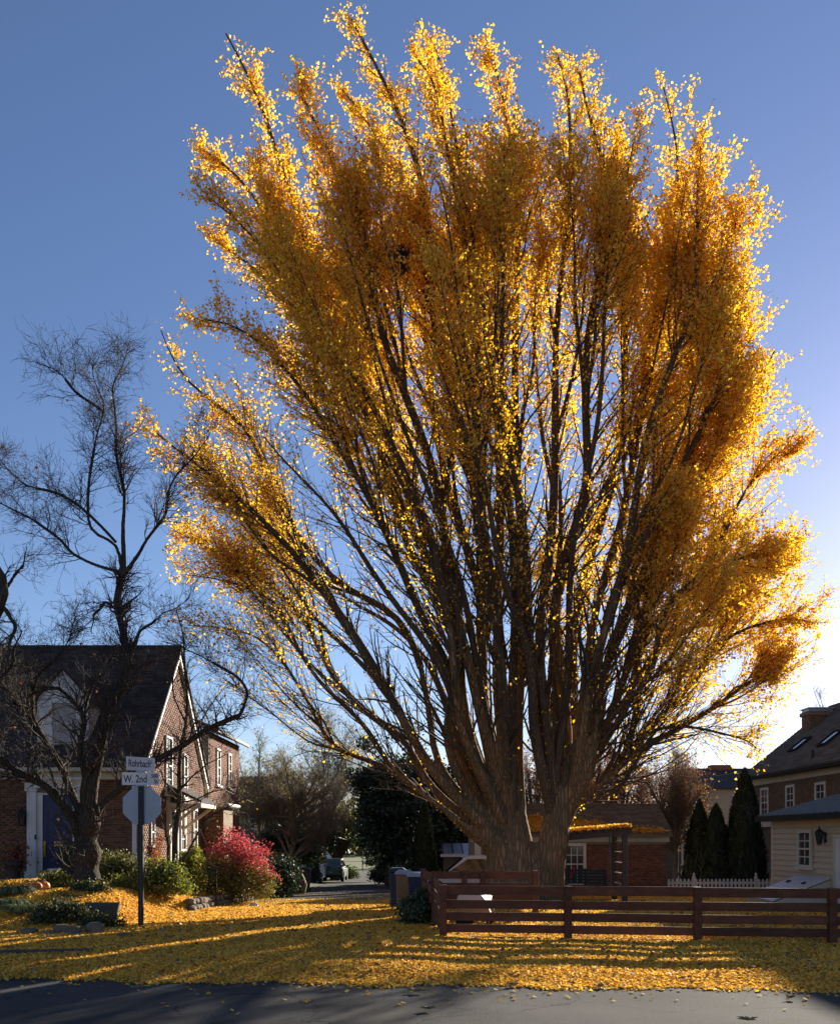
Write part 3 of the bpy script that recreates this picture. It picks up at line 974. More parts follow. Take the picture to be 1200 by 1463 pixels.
mb = MB(); mb.box(hx(52.5), hx(55), HY - .165, HY - .141, FLOOR + 1.13, FLOOR + 1.27); mb.build('doorbell', M['black'], house)
# step
mb = MB(); mb.box(p0 - .5, q1 + .5, HY - 1.3, HY - .02, .3, FLOOR - .005); mb.box(p0 - .3, q1 + .3, HY - 1.7, HY - 1.3, .25, FLOOR - .18)
mb.build('doorstep', M['stone'], house)
# wall lantern
def lantern(name, parent, c, n, s=1.0, part=True):
    c = np.asarray(c, float)
    mb = MB()
    mb.obox(c - .05 * s * (np.cross(n, ZZ)) - ZZ * .12 * s, np.cross(n, ZZ) * .1 * s, ZZ * .24 * s, n * .03)
    q = c + n * .15 * s
    mb.lathe(q, [(.0, -.17 * s), (.05 * s, -.17 * s), (.06 * s, -.14 * s), (.02 * s, -.14 * s)], 8)
    mb.lathe(q, [(.11 * s, .10 * s), (.10 * s, .13 * s), (.05 * s, .19 * s), (.02 * s, .21 * s), (.02 * s, .26 * s), (.0, .27 * s)], 8)
    for k in range(6):
        a = k * math.pi / 3
        d0 = np.array([math.cos(a), math.sin(a), 0])
        mb.cyl(q + d0 * .058 * s - ZZ * .14 * s, q + d0 * .095 * s + ZZ * .10 * s, .006 * s, 5)
    mb.beam(c + n * .02 + ZZ * .08 * s, q + ZZ * .16 * s, .02 * s, .02 * s)
    o = mb.build(name, M['black'], parent)
    g = MB(); g.lathe(q, [(.0, -.135 * s), (.05 * s, -.135 * s), (.085 * s, .095 * s), (.0, .095 * s)], 8)
    g.build('lamp_glass', M['glass'], o)
    return o
lantern('wall_lantern', house, (hx(35), HY - .012, FLOOR + 1.75), -YY, 1.3)
# dormer
dyF = 27.3
dx_0, dx_1 = hx(54, dyF), hx(127, dyF)
zb0, zt0, zp0 = P(0, 1068, dyF)[2], P(0, 998, dyF)[2], P(0, 957, dyF)[2]
dxm = (dx_0 + dx_1) / 2
mb = MB()
mb.prism([(dx_0, dyF, zb0), (dx_1, dyF, zb0), (dx_1, dyF, zt0), (dxm, dyF, zp0), (dx_0, dyF, zt0)], (0, 2.8, 0))
dorm = mb.build('dormer', M['white'], house)
mb = MB()
for sgn, xe in ((-1, dx_0), (1, dx_1)):
    xo = xe + sgn * .16
    zo = zt0 - .16 * (zp0 - zt0) / (dx_1 - dxm)
    mb.prism([(xo, dyF - .12, zo), (dxm, dyF - .12, zp0 + .01), (dxm, dyF - .12, zp0 + .1), (xo, dyF - .12, zo + .09)], (0, 3.0, 0))
mb.build('dormer_roof', M['slate'], dorm)
mb = MB()
for k in range(9):
    zc = zb0 + .02 + k * .17
    if zc + .16 > zt0: break
    mb.box(dx_0 - .006, hx(70, dyF), dyF - .02, dyF - .003, zc, zc + .16)
    mb.box(hx(117, dyF), dx_1 + .006, dyF - .02, dyF - .003, zc, zc + .16)
for k in range(5):
    zc = zt0 + .01 + k * .16
    fr = (zc + .15 - zt0) / (zp0 - zt0)
    if fr > .92: break
    hw = (dx_1 - dx_0) / 2 * (1 - fr)
    mb.box(dxm - hw, dxm + hw, dyF - .02, dyF - .003, zc, zc + .15)
mb.build('clapboards', M['white'], dorm)['kind'] = 'stuff'
wx0, wx1 = hx(71, dyF), hx(115, dyF)
window(dorm, (wx0, dyF - .021, zb0 + .03), XX, -YY, wx1 - wx0, zt0 - zb0 - .07, cols=1, rows=1, frame=.11, blind=.96, sill=False)
# gable windows
HXB = HX + .017
def gy(px): return -HX * F_PX / (CX - px)
def gwin(px0, px1, y0, y1, **k):
    ya_, yb_ = gy(px0), gy(px1)
    ym = (ya_ + yb_) / 2
    zt, zb = P(0, y0, ym)[2], P(0, y1, ym)[2]
    return window(wall_side, (HXB, ya_, zb), YY, XX, yb_ - ya_, zt - zb, **k)
wall_side = house
window(house, (HXB, 29.2, 3.3), YY, XX, .75, 1.9, cols=2, rows=2, frame=.08)
window(house, (HXB, 31.4, 3.25), YY, XX, .5, 1.55, cols=1, rows=2, frame=.07)
window(house, (HXB, 27.55, 1.68), YY, XX, .4, .8, cols=1, rows=1, frame=.06)
window(house, (HXB, 31.0, 1.45), YY, XX, .7, 1.5, cols=2, rows=2, frame=.08)
window(house, (HXB, 32.7, 1.45), YY, XX, .6, 1.5, cols=2, rows=2, frame=.08)
# side door with hood on braces
mb = MB(); mb.box(HXB, HXB + .08, 29.6, 29.72, .7, 3.05); mb.box(HXB, HXB + .08, 30.48, 30.6, .7, 3.05); mb.box(HXB, HXB + .08, 29.72, 30.48, 2.93, 3.05)
sdo = mb.build('side_door', M['white'], house)
mb = MB(); mb.box(HXB, HXB + .04, 29.72, 30.48, .7, 2.93); mb.build('door_leaf', M['cream'], sdo)
mb = MB(); mb.box(HXB + .0405, HXB + .05, 29.85, 30.35, 1.7, 2.75); mb.build('pane', M['glass'], sdo)
hood = MB()
hood.prism([(HXB, 29.3, 3.55), (HXB + 1.15, 29.3, 3.02), (HXB + 1.15, 29.3, 3.1), (HXB, 29.3, 3.65)], (0, 2.2, 0))
hd = hood.build('door_hood', M['slate'], house)
mb = MB()
mb.box(HXB + 1.03, HXB + 1.13, 29.34, 31.46, 2.88, 3.015)
for yy in (29.36, 31.3):
    mb.beam((HXB + .05, yy + .05, 2.2), (HXB + 1.05, yy + .05, 2.95), .09, .09)
    mb.box(HXB, HXB + .1, yy, yy + .1, 2.0, 3.2)
    mb.box(HXB + .1, HXB + 1.03, yy, yy + .1, 2.9, 3.0)
mb.build('brace', M['cream'], hd)
# rear wing
mb = MB(); mb.box(-13, HX - .02, 35.4, 41.4, -.3, 6.05)
rw = mb.build('rear_wing', M['mortar'], house)
brick_wall(rw, (HX - .02, 35.55, -.1), YY, XX, 5.8, 6.1, M['brick_old'], holes=[(1.0, 1.7, 4.0, 5.6), (3.2, 3.9, 4.0, 5.6), (1.0, 1.7, 1.2, 2.8), (3.2, 3.9, 1.2, 2.8)], name='brickwork')
mb = MB()
for k in range(22):
    zc = 1.9 + k * .19
    mb.box(-12.9, HX - .0, 35.37, 35.4, zc, zc + .18)
mb.build('clapboards', M['beigesiding'], rw)['kind'] = 'stuff'
for (a, b) in ((36.6, 4.0), (38.8, 4.0), (36.6, 1.2), (38.8, 1.2)):
    window(rw, (HX - .004, a, b), YY, XX, .65, 1.5, cols=2, rows=2, frame=.08)
mb = MB(); mb.prism([(HX + .3, 35.2, 6.05), (HX - 2.5, 35.2, 7.2), (HX - 2.5, 35.2, 7.32), (HX + .3, 35.2, 6.17)], (0, 6.5, 0)); mb.build('wing_roof', M['slate'], rw)
mb = MB(); mb.box(HX + .3, HX + .4, 35.2, 41.7, 6.0, 6.12); mb.build('wing_gutter', M['darksiding'], rw)
# lean-to porch
mb = MB(); mb.box(HX - .01, HX + .75, 34.5, 36.2, .3, 3.05)
lt = mb.build('lean_to', M['mortar'], house)
brick_wall(lt, (HX + .0, 34.5, .3), XX, -YY, .75, 2.75, M['brick_old'])
mb = MB(); mb.box(HX, HX + .95, 34.35, 36.4, 3.05, 3.2); mb.cyl((HX + .95, 34.3, 3.12), (HX + .95, 36.4, 3.12), .07); mb.build('lean_to_roof', M['white'], lt)

# boxes, pots and pumpkins by the door
pk = thing('package', 'brown cardboard parcel with white label on the blue door step', 'parcel', (hx(74, 26.4), 26.4, FLOOR))
mb = MB(); mb.box(hx(61, 26.4), hx(88, 26.4), 26.2, 26.6, FLOOR, FLOOR + .24); mb.build('carton', M['card'], pk, bevel=.008)
mb = MB(); mb.box(hx(61.5, 26.19), hx(66.5, 26.19), 26.193, 26.197, FLOOR + .06, FLOOR + .18); mb.box(hx(78, 26.19), hx(82, 26.19), 26.193, 26.197, FLOOR + .1, FLOOR + .18); mb.build('label_sticker', M['paper'], pk)
ev = MB(); ev.obox((hx(70, 26.4), 26.25, FLOOR + .245), (.42, .05, 0), (-.03, .28, .02), (0, 0, .03)); tag(ev.build('envelope', M['paper']), 'white padded envelope lying on top of the cardboard parcel', 'envelope')

def urn(name, label, c, s, plant=True, plantmat=None):
    t = thing(name, label, 'planter', c)
    c = np.asarray(c, float)
    mb = MB(); mb.lathe(c, [(.0, 0), (.2 * s, 0), (.2 * s, .06 * s), (.14 * s, .12 * s), (.24 * s, .5 * s), (.28 * s, .62 * s), (.24 * s, .62 * s), (.22 * s, .56 * s), (0, .56 * s)], 16)
    mb.build('pot', M['terra'], t, smooth=True)
    pts = c + np.array([0, 0, .85 * s]) + RNG.normal(size=(900, 3)) * np.array([.17, .17, .2]) * s
    V, F = leaf_quads(pts, RNG.uniform(.05, .09, 900), RNG)
    np_obj('plant', V, F, plantmat or M['russet'], t)
    return t
urn('urn_planter', 'dark urn planter of dried russet flowers left of the white pilaster', (hx(20, 25.9), 25.9, .62), 1.0)
urn('leafy_planter', 'dark pot with green plant at the right foot of the blue door', (hx(98, 26.0), 26.0, FLOOR), .85, plantmat=M['green'])

def pumpkin(label, c, r):
    t = thing('pumpkin', label, 'pumpkin', c, 'pumpkins in the front bed')
    c = np.asarray(c, float)
    vs, fs = [], []
    nu, nv = 32, 10
    for i in range(nv + 1):
        ph = math.pi * i / nv
        for k in range(nu):
            th = 2 * math.pi * k / nu
            rr = r * math.sin(ph) * (1 - .09 * abs(math.cos(th * 4.5)) ** 3)
            vs.append(c + np.array([rr * math.cos(th), rr * math.sin(th), r * .8 + r * .8 * math.cos(ph) * (1 - .12 * math.exp(-(math.sin(ph) * 3) ** 2))]))
    for i in range(nv):
        for k in range(nu):
            fs.append((i * nu + k, (i + 1) * nu + k, (i + 1) * nu + (k + 1) % nu, i * nu + (k + 1) % nu))
    mb = MB(); mb.add(vs, fs); mb.build('fruit', M['pumpkin'], t, smooth=True)
    mb = MB(); mb.cyl(c + np.array([0, 0, r * 1.45]), c + np.array([.03, 0, r * 1.85]), .035, 7, .022); mb.build('stalk', M['stem'], t)
pxs = [(62, 1264, 21.6, .155, 'larger orange pumpkin on the right, above the low evergreen bed'), (51.5, 1270, 21.3, .14, 'middle orange pumpkin in front of its bigger neighbour'), (41, 1268, 21.7, .12, 'small shaded pumpkin leftmost of the three in the bed')]
for (px, py, Y, r_, lb) in pxs:
    c = P(px, py, Y); pumpkin(lb, (c[0], Y, gz1(c[0], Y) - .02), r_)

# ------------------------------------------------------------------ street sign
SY = 18.3
sx = (201 - CX) / F_PX * SY
sz0 = gz1(sx, SY)
sg = thing('street_sign', 'black street sign post with white name blades and grey back of an octagonal sign', 'street sign', (sx, SY, sz0))
ppm = F_PX / SY
def sz(py): return EYE + (HZ - py) / ppm
mb = MB()
pw = .05
top = sz(1121)
mb.box(sx - pw, sx - pw + .012, SY, SY + .04, sz0 - .3, top); mb.box(sx + pw - .012, sx + pw, SY, SY + .04, sz0 - .3, top)
mb.box(sx - pw, sx + pw, SY - .008, SY, sz0 - .3, top)
mb.build('post', M['post'], sg)
mb = MB()
k = 0
zz_ = sz0 + .1
while zz_ < sz(1185):
    mb.cyl((sx, SY - .0085, zz_), (sx, SY - .0105, zz_), .006, 6); zz_ += .05
mb.build('post_hole', M['rung'], sg)['kind'] = 'stuff'
oc = (sx + .012, sz(1151))
rr = .385 / math.cos(math.pi / 8)
mb = MB(); mb.prism([(oc[0] + rr * math.cos(math.pi / 8 + k * math.pi / 4), SY + .045, oc[1] + rr * math.sin(math.pi / 8 + k * math.pi / 4)) for k in range(8)], (0, .003, 0))
ocp = mb.build('octagon_panel', M['alu'], sg)
mb = MB(); mb.box(oc[0] + .15, oc[0] + .21, SY + .0425, SY + .0448, oc[1] - .24, oc[1] - .16); mb.build('sticker', M['bingrey'], ocp)
mb = MB(); mb.cyl((sx, SY - .012, sz(1131)), (sx, SY + .05, sz(1131)), .012, 6); mb.cyl((sx, SY - .012, sz(1172)), (sx, SY + .05, sz(1172)), .012, 6); mb.build('bolt', M['chain'], sg)
# W. 2nd blade
bx0, bx1 = (174.5 - CX) / ppm, (228 - CX) / ppm
bz0, bz1 = sz(1122), sz(1104)
mb = MB(); mb.box(bx0, bx1, SY - .012, SY - .008, bz0, bz1)
bl = mb.build('name_blade', M['signwhite'], sg)
bl['label'] = 'white blade reading W. 2nd 500 St'
text('W. 2nd', 'lettering', M['text'], bl, (bx0 + .035, SY - .0125, bz0 + .05), .215, .72, bold=.003, ext=.0006)
text('500', 'lettering', M['text'], bl, (bx1 - .03, SY - .0125, bz0 + .145), .105, .85, align='RIGHT', bold=.003, ext=.0006)
text('St', 'lettering', M['text'], bl, (bx1 - .03, SY - .0125, bz0 + .035), .115, .85, align='RIGHT', bold=.003, ext=.0006)
mb = MB(); mb.box(sx - .09, sx + .09, SY - .02, SY + .02, bz1 - .004, bz1 + .035); mb.box(sx - .1, sx + .12, SY - .02, SY + .02, bz0 - .02, bz0 + .006); mb.build('bracket', M['alu'], sg)
# Rohrbach blade, turned away to the right
ra = R(40)
ud = np.array([math.cos(ra), math.sin(ra), 0]); nd = np.array([math.sin(ra), -math.cos(ra), 0])
L1 = .68
c0 = np.array([(185.5 - CX) / ppm, SY - .2, sz(1100) + .02])
ud = unit(np.array([(217.5 - CX) / ppm - c0[0], .42, 0])); nd = np.array([ud[1], -ud[0], 0])
L1 = ((217.5 - CX) / ppm - c0[0]) / ud[0]
ra = math.atan2(ud[1], ud[0])
zb_ = sz(1101.5); hb = .27
o_ = np.array([c0[0], SY - ud[1] * L1 * .55, zb_])
mb = MB(); mb.obox(o_, ud * L1, ZZ * hb, -nd * .004)
b2 = mb.build('name_blade', M['signwhite'], sg)
b2['label'] = 'white blade reading Rohrbach, turned away from the road'
pos = o_ + ud * .045 + nd * .0006 + ZZ * .075
text('Rohrbach', 'lettering', M['text'], b2, pos, .2, .74 * L1 / .75, rot=(R(90), 0, ra), bold=.003, ext=.0006)
pos = o_ + ud * (L1 - .05) + nd * .0006 + ZZ * .15
text('St', 'lettering', M['text'], b2, pos, .1, .8, rot=(R(90), 0, ra), align='RIGHT', ext=.0006)

# ------------------------------------------------------------------ brown rail fence
FY0 = 16.5
fence = thing('rail_fence', 'reddish brown board rail fence along the leafy verge with a return beside the alley', 'fence', (.42, FY0, .05))
front = []
fdir = unit(np.array([1., -.135, 0]))
fx0 = .42
spc = 2.235
def fpt(k): return np.array([fx0 + .0, FY0, 0]) + fdir * spc * k
def fpost(p, top, name='post'):
    mb = MB(); s_ = .066
    zb = gz1(p[0], p[1]) - .2
    mb.box(p[0] - s_, p[0] + s_, p[1] - s_, p[1] + s_, zb, top)
    return mb.build(name, M['fence'], fence, bevel=.006)
FT = 1.06
for k in range(6):
    p = fpt(k); fpost(p, FT + (.0 if k else .005))
railz = [(FT - .175, FT - .005), (FT - .42, FT - .265), (FT - .64, FT - .485), (FT - .85, FT - .70), (.06, .14)]
for k in range(5):
    a, b = fpt(k), fpt(k + 1)
    nrm = np.array([fdir[1], -fdir[0], 0])
    for (z0, z1) in railz:
        mb = MB(); j = random.uniform(-.006, .006)
        o_ = a + fdir * .066 + nrm * .02
        mb.obox(o_ + ZZ * (z0 + j), fdir * (spc - .132) + ZZ * random.uniform(-.006, .006), ZZ * (z1 - z0), -nrm * .03)
        mb.build('rail', M['fence'], fence, bevel=.003)
rp = [np.array([.42, 16.5, 0]), np.array([.30, 18.35, 0]), np.array([.08, 20.5, 0])]
rt = [FT, 1.17, 1.22]
for k in (1, 2): fpost(rp[k], rt[k])
for k in range(2):
    a, b = rp[k], rp[k + 1]
    d = unit(b - a); s_ = np.array([-d[1], d[0], 0])
    for (z0, z1) in railz[:4]:
        mb = MB()
        o_ = a + d * .068 + s_ * .04
        mb.obox(o_ + ZZ * (z0 - FT + rt[k]), (b - a) - d * .136 + ZZ * (rt[k + 1] - rt[k]), ZZ * (z1 - z0), -s_ * .03)
        mb.build('rail', M['fence'], fence, bevel=.003)
bp_ = [np.array([.08, 20.5, 0]), np.array([1.0, 20.5, 0]), np.array([1.42, 20.5, 0]), np.array([2.6, 20.5, 0])]
for k in (1, 2, 3): fpost(bp_[k], 1.17)
for k in range(3):
    a, b = bp_[k], bp_[k + 1]
    for (z0, z1) in railz[:4]:
        mb = MB(); mb.obox(a + XX * .068 + YY * -.02 + ZZ * (z0 + .1), (b - a) - XX * .136, ZZ * (z1 - z0), YY * .03)
        mb.build('rail', M['fence'], fence, bevel=.003)

# ------------------------------------------------------------------ garage
GX0, GX1, GY, GYB = 2.0, 9.2, 34.0, 37.8
gb = gz1(5, 34) - .15
gar = thing('brick_garage', 'low brick garage with grey shingle roof behind the big tree', 'garage', (5.6, 36, gb))
mb = MB(); mb.box(GX0, GX1, GY, GYB, gb, 1.93)
gw = mb.build('wall', M['mortar'], gar)
wx0, wz0 = XZ(803, 1264, GY); wx1, wz1 = XZ(837, 1205, GY)
brick_wall(gw, (GX0, GY, gb), XX, -YY, GX1 - GX0, 1.72 - gb, M['brick_old'], holes=[(wx0 - GX0 - .02, wx1 - GX0 + .02, wz0 - gb - .1, wz1 - gb + .02), (0, .35, .9, 3)])
window(gw, (wx0, GY - .018, wz0), XX, -YY, wx1 - wx0, wz1 - wz0, cols=3, rows=2, frame=.11)
mb = MB(); mb.box(GX0 - .1, GX1 + .1, GY - .06, GY - .02, 1.73, 1.93); mb.build('fascia', M['cream'], gar)
mb = MB(); mb.box((678 - CX) / 38.2, (687 - CX) / 38.2, GY - .05, GY - .018, .55, 1.72); mb.build('corner_board', M['white'], gar)
mb = MB()
mb.prism([(GX1 + .18, GY - .3, 1.93), (GX1 + .18, 35.9, 3.12), (GX1 + .18, 35.9, 3.22), (GX1 + .18, GY - .3, 2.03)], (-(GX1 - GX0 + .36), 0, 0))
mb.prism([(GX1 + .18, GYB + .3, 1.93), (GX1 + .18, 35.9, 3.12), (GX1 + .18, 35.9, 3.22), (GX1 + .18, GYB + .3, 2.03)], (-(GX1 - GX0 + .36), 0, 0))
mb.prism([(GX1, GY, 1.93), (GX1, GYB, 1.93), (GX1, 35.9, 3.08)], (-.1, 0, 0))
gr = mb.build('roof', M['shingle'], gar)
vd = unit(np.array([0, 35.9 - GY + .3, 1.19])); lv = np.linalg.norm([35.9 - GY + .3, 1.19])
shingles(gr, (GX0 - .18, GY - .3, 2.045), XX, vd, GX1 - GX0 + .36, lv, M['shingle'], du=.3, dv=.14)
# leaves lying on the garage roof
n = 16000
u_ = RNG.uniform(3.6, 9.2, n); b_ = RNG.uniform(0, lv, n)
lim = np.interp(u_, [3.6, 5.4, 6.2, 6.9, 7.2, 8.0, 8.9, 9.2], [1.35, 1.2, .85, .7, .42, .38, .18, .05]) + RNG.normal(0, .09, n)
k_ = b_ < lim
pts = np.array([0, GY - .3, 2.09]) + u_[k_, None] * XX + b_[k_, None] * vd + RNG.uniform(0, .03, k_.sum())[:, None] * ZZ
V, F = leaf_quads(pts, RNG.uniform(.08, .14, len(pts)), RNG, flat=.45)
tag(np_obj('roof_leaves', V, F, M['rooflitter']), 'drift of yellow leaves lying on the garage roof', 'fallen leaves', kind='stuff')

# ------------------------------------------------------------------ swing stand
sw = thing('swing_stand', 'brown timber swing arbour with ladder side and leaf covered top in front of the garage', 'arbour', (5.3, 28.7, gz1(5.3, 28.7)))
xr_ = 6.3; xl_ = 4.25; ya_, yb_ = 28.0, 29.5
gzs = gz1(5.3, 28.7) - .15
ztr, ztl = 2.12, 1.93
for (xx, yy, zt) in ((xr_, ya_, ztr), (xr_, yb_, ztr), (xl_, ya_, ztl), (xl_, yb_, ztl)):
    mb = MB(); mb.box(xx - .075, xx + .075, yy - .075, yy + .075, gzs, zt); mb.build('leg', M['timber'], sw, bevel=.006)
for k in range(6):
    z = gzs + .38 + k * .33
    for xx in (xr_, xl_):
        mb = MB(); mb.box(xx - .03, xx + .03, ya_ + .075, yb_ - .075, z, z + .035); mb.build('rung', M['rung'], sw)
for yy in (ya_ - .11, yb_ + .02):
    mb = MB(); mb.prism([(xl_ - .2, yy, ztl - .16), (xr_ + .2, yy, ztr - .12), (xr_ + .2, yy, ztr + .06), (xl_ - .2, yy, ztl + .04)], (0, .09, 0)); mb.build('beam', M['timber'], sw)
for k in range(10):
    t = k / 9
    xx = xl_ - .1 + t * (xr_ - xl_ + .2); zt = ztl + .06 + t * (ztr - ztl)
    mb = MB(); mb.box(xx - .09, xx + .09, ya_ - .25, yb_ + .25, zt - .0, zt + .05); mb.build('roof_slat', M['timber'], sw)
n = 3800
t = RNG.random(n); yy = RNG.uniform(ya_ - .3, yb_ + .25, n)
pts = np.stack([xl_ - .25 + t * (xr_ - xl_ + .38), yy, ztl + .12 + t * (ztr - ztl) + RNG.uniform(0, .09, n)], -1)
V, F = leaf_quads(pts, RNG.uniform(.07, .11, n), RNG, flat=.4)
tag(np_obj('arbour_leaves', V, F, M['fallen']), 'bright yellow leaves heaped on top of the swing arbour', 'fallen leaves', kind='stuff')
bn = thing('porch_swing', 'dark green slatted bench swing hung under the arbour', 'bench swing', (5.35, 28.75, .2))
bx0_, bx1_ = 4.62, 5.95
zt_, zb2 = EYE - 47 / 45.2, EYE - 82 / 45.2
for k in range(8):
    z = zb2 + k * (zt_ - zb2) / 8
    mb = MB(); mb.obox((bx0_, 28.95 + k * .018, z), XX * (bx1_ - bx0_), ZZ * .07, YY * .02); mb.build('back_slat', M['benchpaint'], bn)
for k in range(5):
    mb = MB(); mb.box(bx0_, bx1_, 28.45 + k * .1, 28.53 + k * .1, zb2 - .06, zb2 - .035); mb.build('seat_slat', M['benchpaint'], bn)
for xx in (bx0_, (bx0_ + bx1_) / 2 - .05, bx1_ - .1):
    mb = MB(); mb.obox((xx, 28.975, zb2 - .1), XX * .1, YY * .03, ZZ * (zt_ - zb2 + .1) + YY * .15); mb.build('brace', M['benchpaint'], bn)
for xx in (bx0_ - .03, bx1_ + .03):
    mb = MB(); mb.box(xx - .03, xx + .03, 28.42, 29.0, zb2 + .2, zb2 + .25); mb.box(xx - .03, xx + .03, 28.42, 28.48, zb2 - .06, zb2 + .2); mb.build('armrest', M['benchpaint'], bn)
    mb = MB()
    for yq in (28.45, 29.0):
        mb.cyl((xx, yq, zb2 + .2), (xx, 28.7, 1.98 + (xx - xl_) * .09), .013, 6)
    mb.build('chain', M['chain'], bn)
rb = MB(); rb.obox((4.68, 28.4, zt_ - .28), (.05, 0, .0), (0, .02, 0), (.06, 0, .3)); rb.obox((4.72, 28.4, zt_ - .1), (.08, 0, 0), (0, .03, 0), (.04, 0, .16)); tag(rb.build('ribbon', M['redcloth']), 'small red ribbon tied to the chain end of the bench swing', 'ribbon')

# ------------------------------------------------------------------ white picket fence
PFY = 33.0
pf = thing('picket_fence', 'white picket fence between brick garage and tan annex', 'fence', (10.9, PFY, gz1(10.9, PFY)))
gzp = gz1(10.9, PFY)
ptop = EYE - 61 / 39.4
first = None
x = 9.02
k = 0
while x < 13.2:
    if first is None:
        mb = MB(); hh = ptop - gzp - .1
        mb.prism([(-.038, 0, 0), (.038, 0, 0), (.038, 0, hh - .05), (.02, 0, hh - .012), (0, 0, hh), (-.02, 0, hh - .012), (-.038, 0, hh - .05)], (0, .02, 0))
        first = mb.build('picket', M['picket'], None)
        first.parent = pf; ob = first
    else:
        ob = share(first, parent=pf)
    ob.location = Vector((x, PFY - .03, gzp + .1 + random.uniform(-.008, .008))) - pf.location
    x += .142
for z in (gzp + .25, ptop - .2):
    mb = MB(); mb.box(8.98, 13.2, PFY - .008, PFY + .03, z, z + .09); mb.build('cross_rail', M['picket'], pf)
for xx in (9.95, 12.2):
    mb = MB(); mb.box(xx - .05, xx + .05, PFY - .0, PFY + .1, gzp, ptop + .04); mb.lathe((xx, PFY + .05, ptop + .04), [(.0, 0), (.07, 0), (.07, .03), (.03, .05), (.05, .1), (.0, .2)], 8); mb.build('post', M['picket'], pf)

# ------------------------------------------------------------------ right-hand house
AX = 11.0
rh = thing('tall_brick_house', 'large brick house at right with grey roof, skylights and chimney', 'house', (18, 40, -.6))
MX = 16.5; MY0, MY1 = 26.0, 45.5
eZ, rX = 4.75, 20.6
rz = eZ + (rX - MX + .45) * .8
mb = MB(); mb.prism([(MX, MY0, -1.2), (MX + 8.2, MY0, -1.2), (MX + 8.2, MY0, eZ - .05), (rX, MY0, rz - .5), (MX, MY0, eZ - .05)], (0, MY1 - MY0, 0))
mw = mb.build('wall', M['mortar'], rh)
wins = []
for (px0, px1, y0, y1) in ((1088, 1099, 1126, 1168), (1124, 1136.5, 1122, 1165), (1166, 1181, 1118, 1165)):
    Ya, Yb = MX * F_PX / (px1 - CX), MX * F_PX / (px0 - CX)
    ym = (Ya + Yb) / 2
    wins.append((Ya, Yb, P(0, y1, ym)[2], P(0, y0, ym)[2]))
b0z = 1.6
brick_wall(mw, (MX, MY1, b0z), -YY, -XX, MY1 - 33.0, eZ - .35 - b0z, M['brick_brown'], holes=[(MY1 - yb - .02, MY1 - ya + .02, z0 - b0z - .05, z1 - b0z + .02) for (ya, yb, z0, z1) in wins])
for (ya, yb, z0, z1) in wins:
    window(mw, (MX - .018, yb, z0), -YY, -XX, yb - ya, z1 - z0, cols=2, rows=2, frame=.1)
mb = MB(); mb.box(MX - .12, MX - .018, MY0, MY1 + .1, eZ - .33, eZ - .05); mb.build('frieze', M['cream'], rh)
mb = MB(); mb.box(MX - .55, MX - .4, MY0, MY1 + .3, eZ - .08, eZ + .06); mb.build('gutter', M['metalroof'], rh)
mb = MB()
vr = unit(np.array([rX - MX + .45, 0, rz - eZ])); LR = np.linalg.norm([rX - MX + .45, rz - eZ])
mb.prism([(MX - .45, MY1 + .25, eZ), (rX, MY1 + .25, rz), (rX, MY1 + .25, rz + .12), (MX - .45, MY1 + .25, eZ + .12)], (0, -(MY1 - MY0 + .5), 0))
mb.prism([(rX + 5, MY1 + .25, eZ), (rX, MY1 + .25, rz), (rX, MY1 + .25, rz + .12), (rX + 5, MY1 + .25, eZ + .12)], (0, -(MY1 - MY0 + .5), 0))
mr_ = mb.build('roof', M['shingle'], rh)
shingles(mr_, (MX - .45, MY1 + .25, eZ + .125), -YY, vr, MY1 - 33.0, LR, M['shingle'], du=.45, dv=.22, th=.022)
def roof_pt(px, py):
    # point on the roof plane seen at that pixel
    s = .8
    a = (px - CX) / F_PX; b = (HZ - py) / F_PX
    Y = (EYE - eZ - .12 + s * (MX - .45)) / (s * a - b)
    return np.array([a * Y, Y, EYE + b * Y])
for quad in (((1128, 1073), (1137, 1074), (1160, 1057), (1152, 1057)), ((1168, 1066), (1180, 1066), (1207, 1047), (1195, 1047))):
    pts = [roof_pt(*q) for q in quad]
    c = sum(pts) / 4
    nn = unit(np.cross(-YY, vr)); nn = nn if nn[2] > 0 else -nn
    # square the skylight up on the roof plane
    a0 = min((p - c) @ vr for p in pts); a1 = max((p - c) @ vr for p in pts)
    hw = .42
    mb = MB()
    o_ = c + vr * a0 + YY * hw + nn * .02
    for (ou, ov_, wu, wv) in ((0, 0, 2 * hw, .07), (0, a1 - a0 - .07, 2 * hw, .07), (0, .07, .07, a1 - a0 - .14), (2 * hw - .07, .07, .07, a1 - a0 - .14)):
        mb.obox(o_ - YY * ou + vr * ov_, -YY * wu, vr * wv, nn * .12)
    f = mb.build('skylight', M['metalroof'], mr_)
    mb = MB(); mb.obox(o_ - YY * .07 + vr * .07, -YY * (2 * hw - .14), vr * (a1 - a0 - .14), nn * .08)
    mb.build('skylight_pane', M['carglass'], mr_)
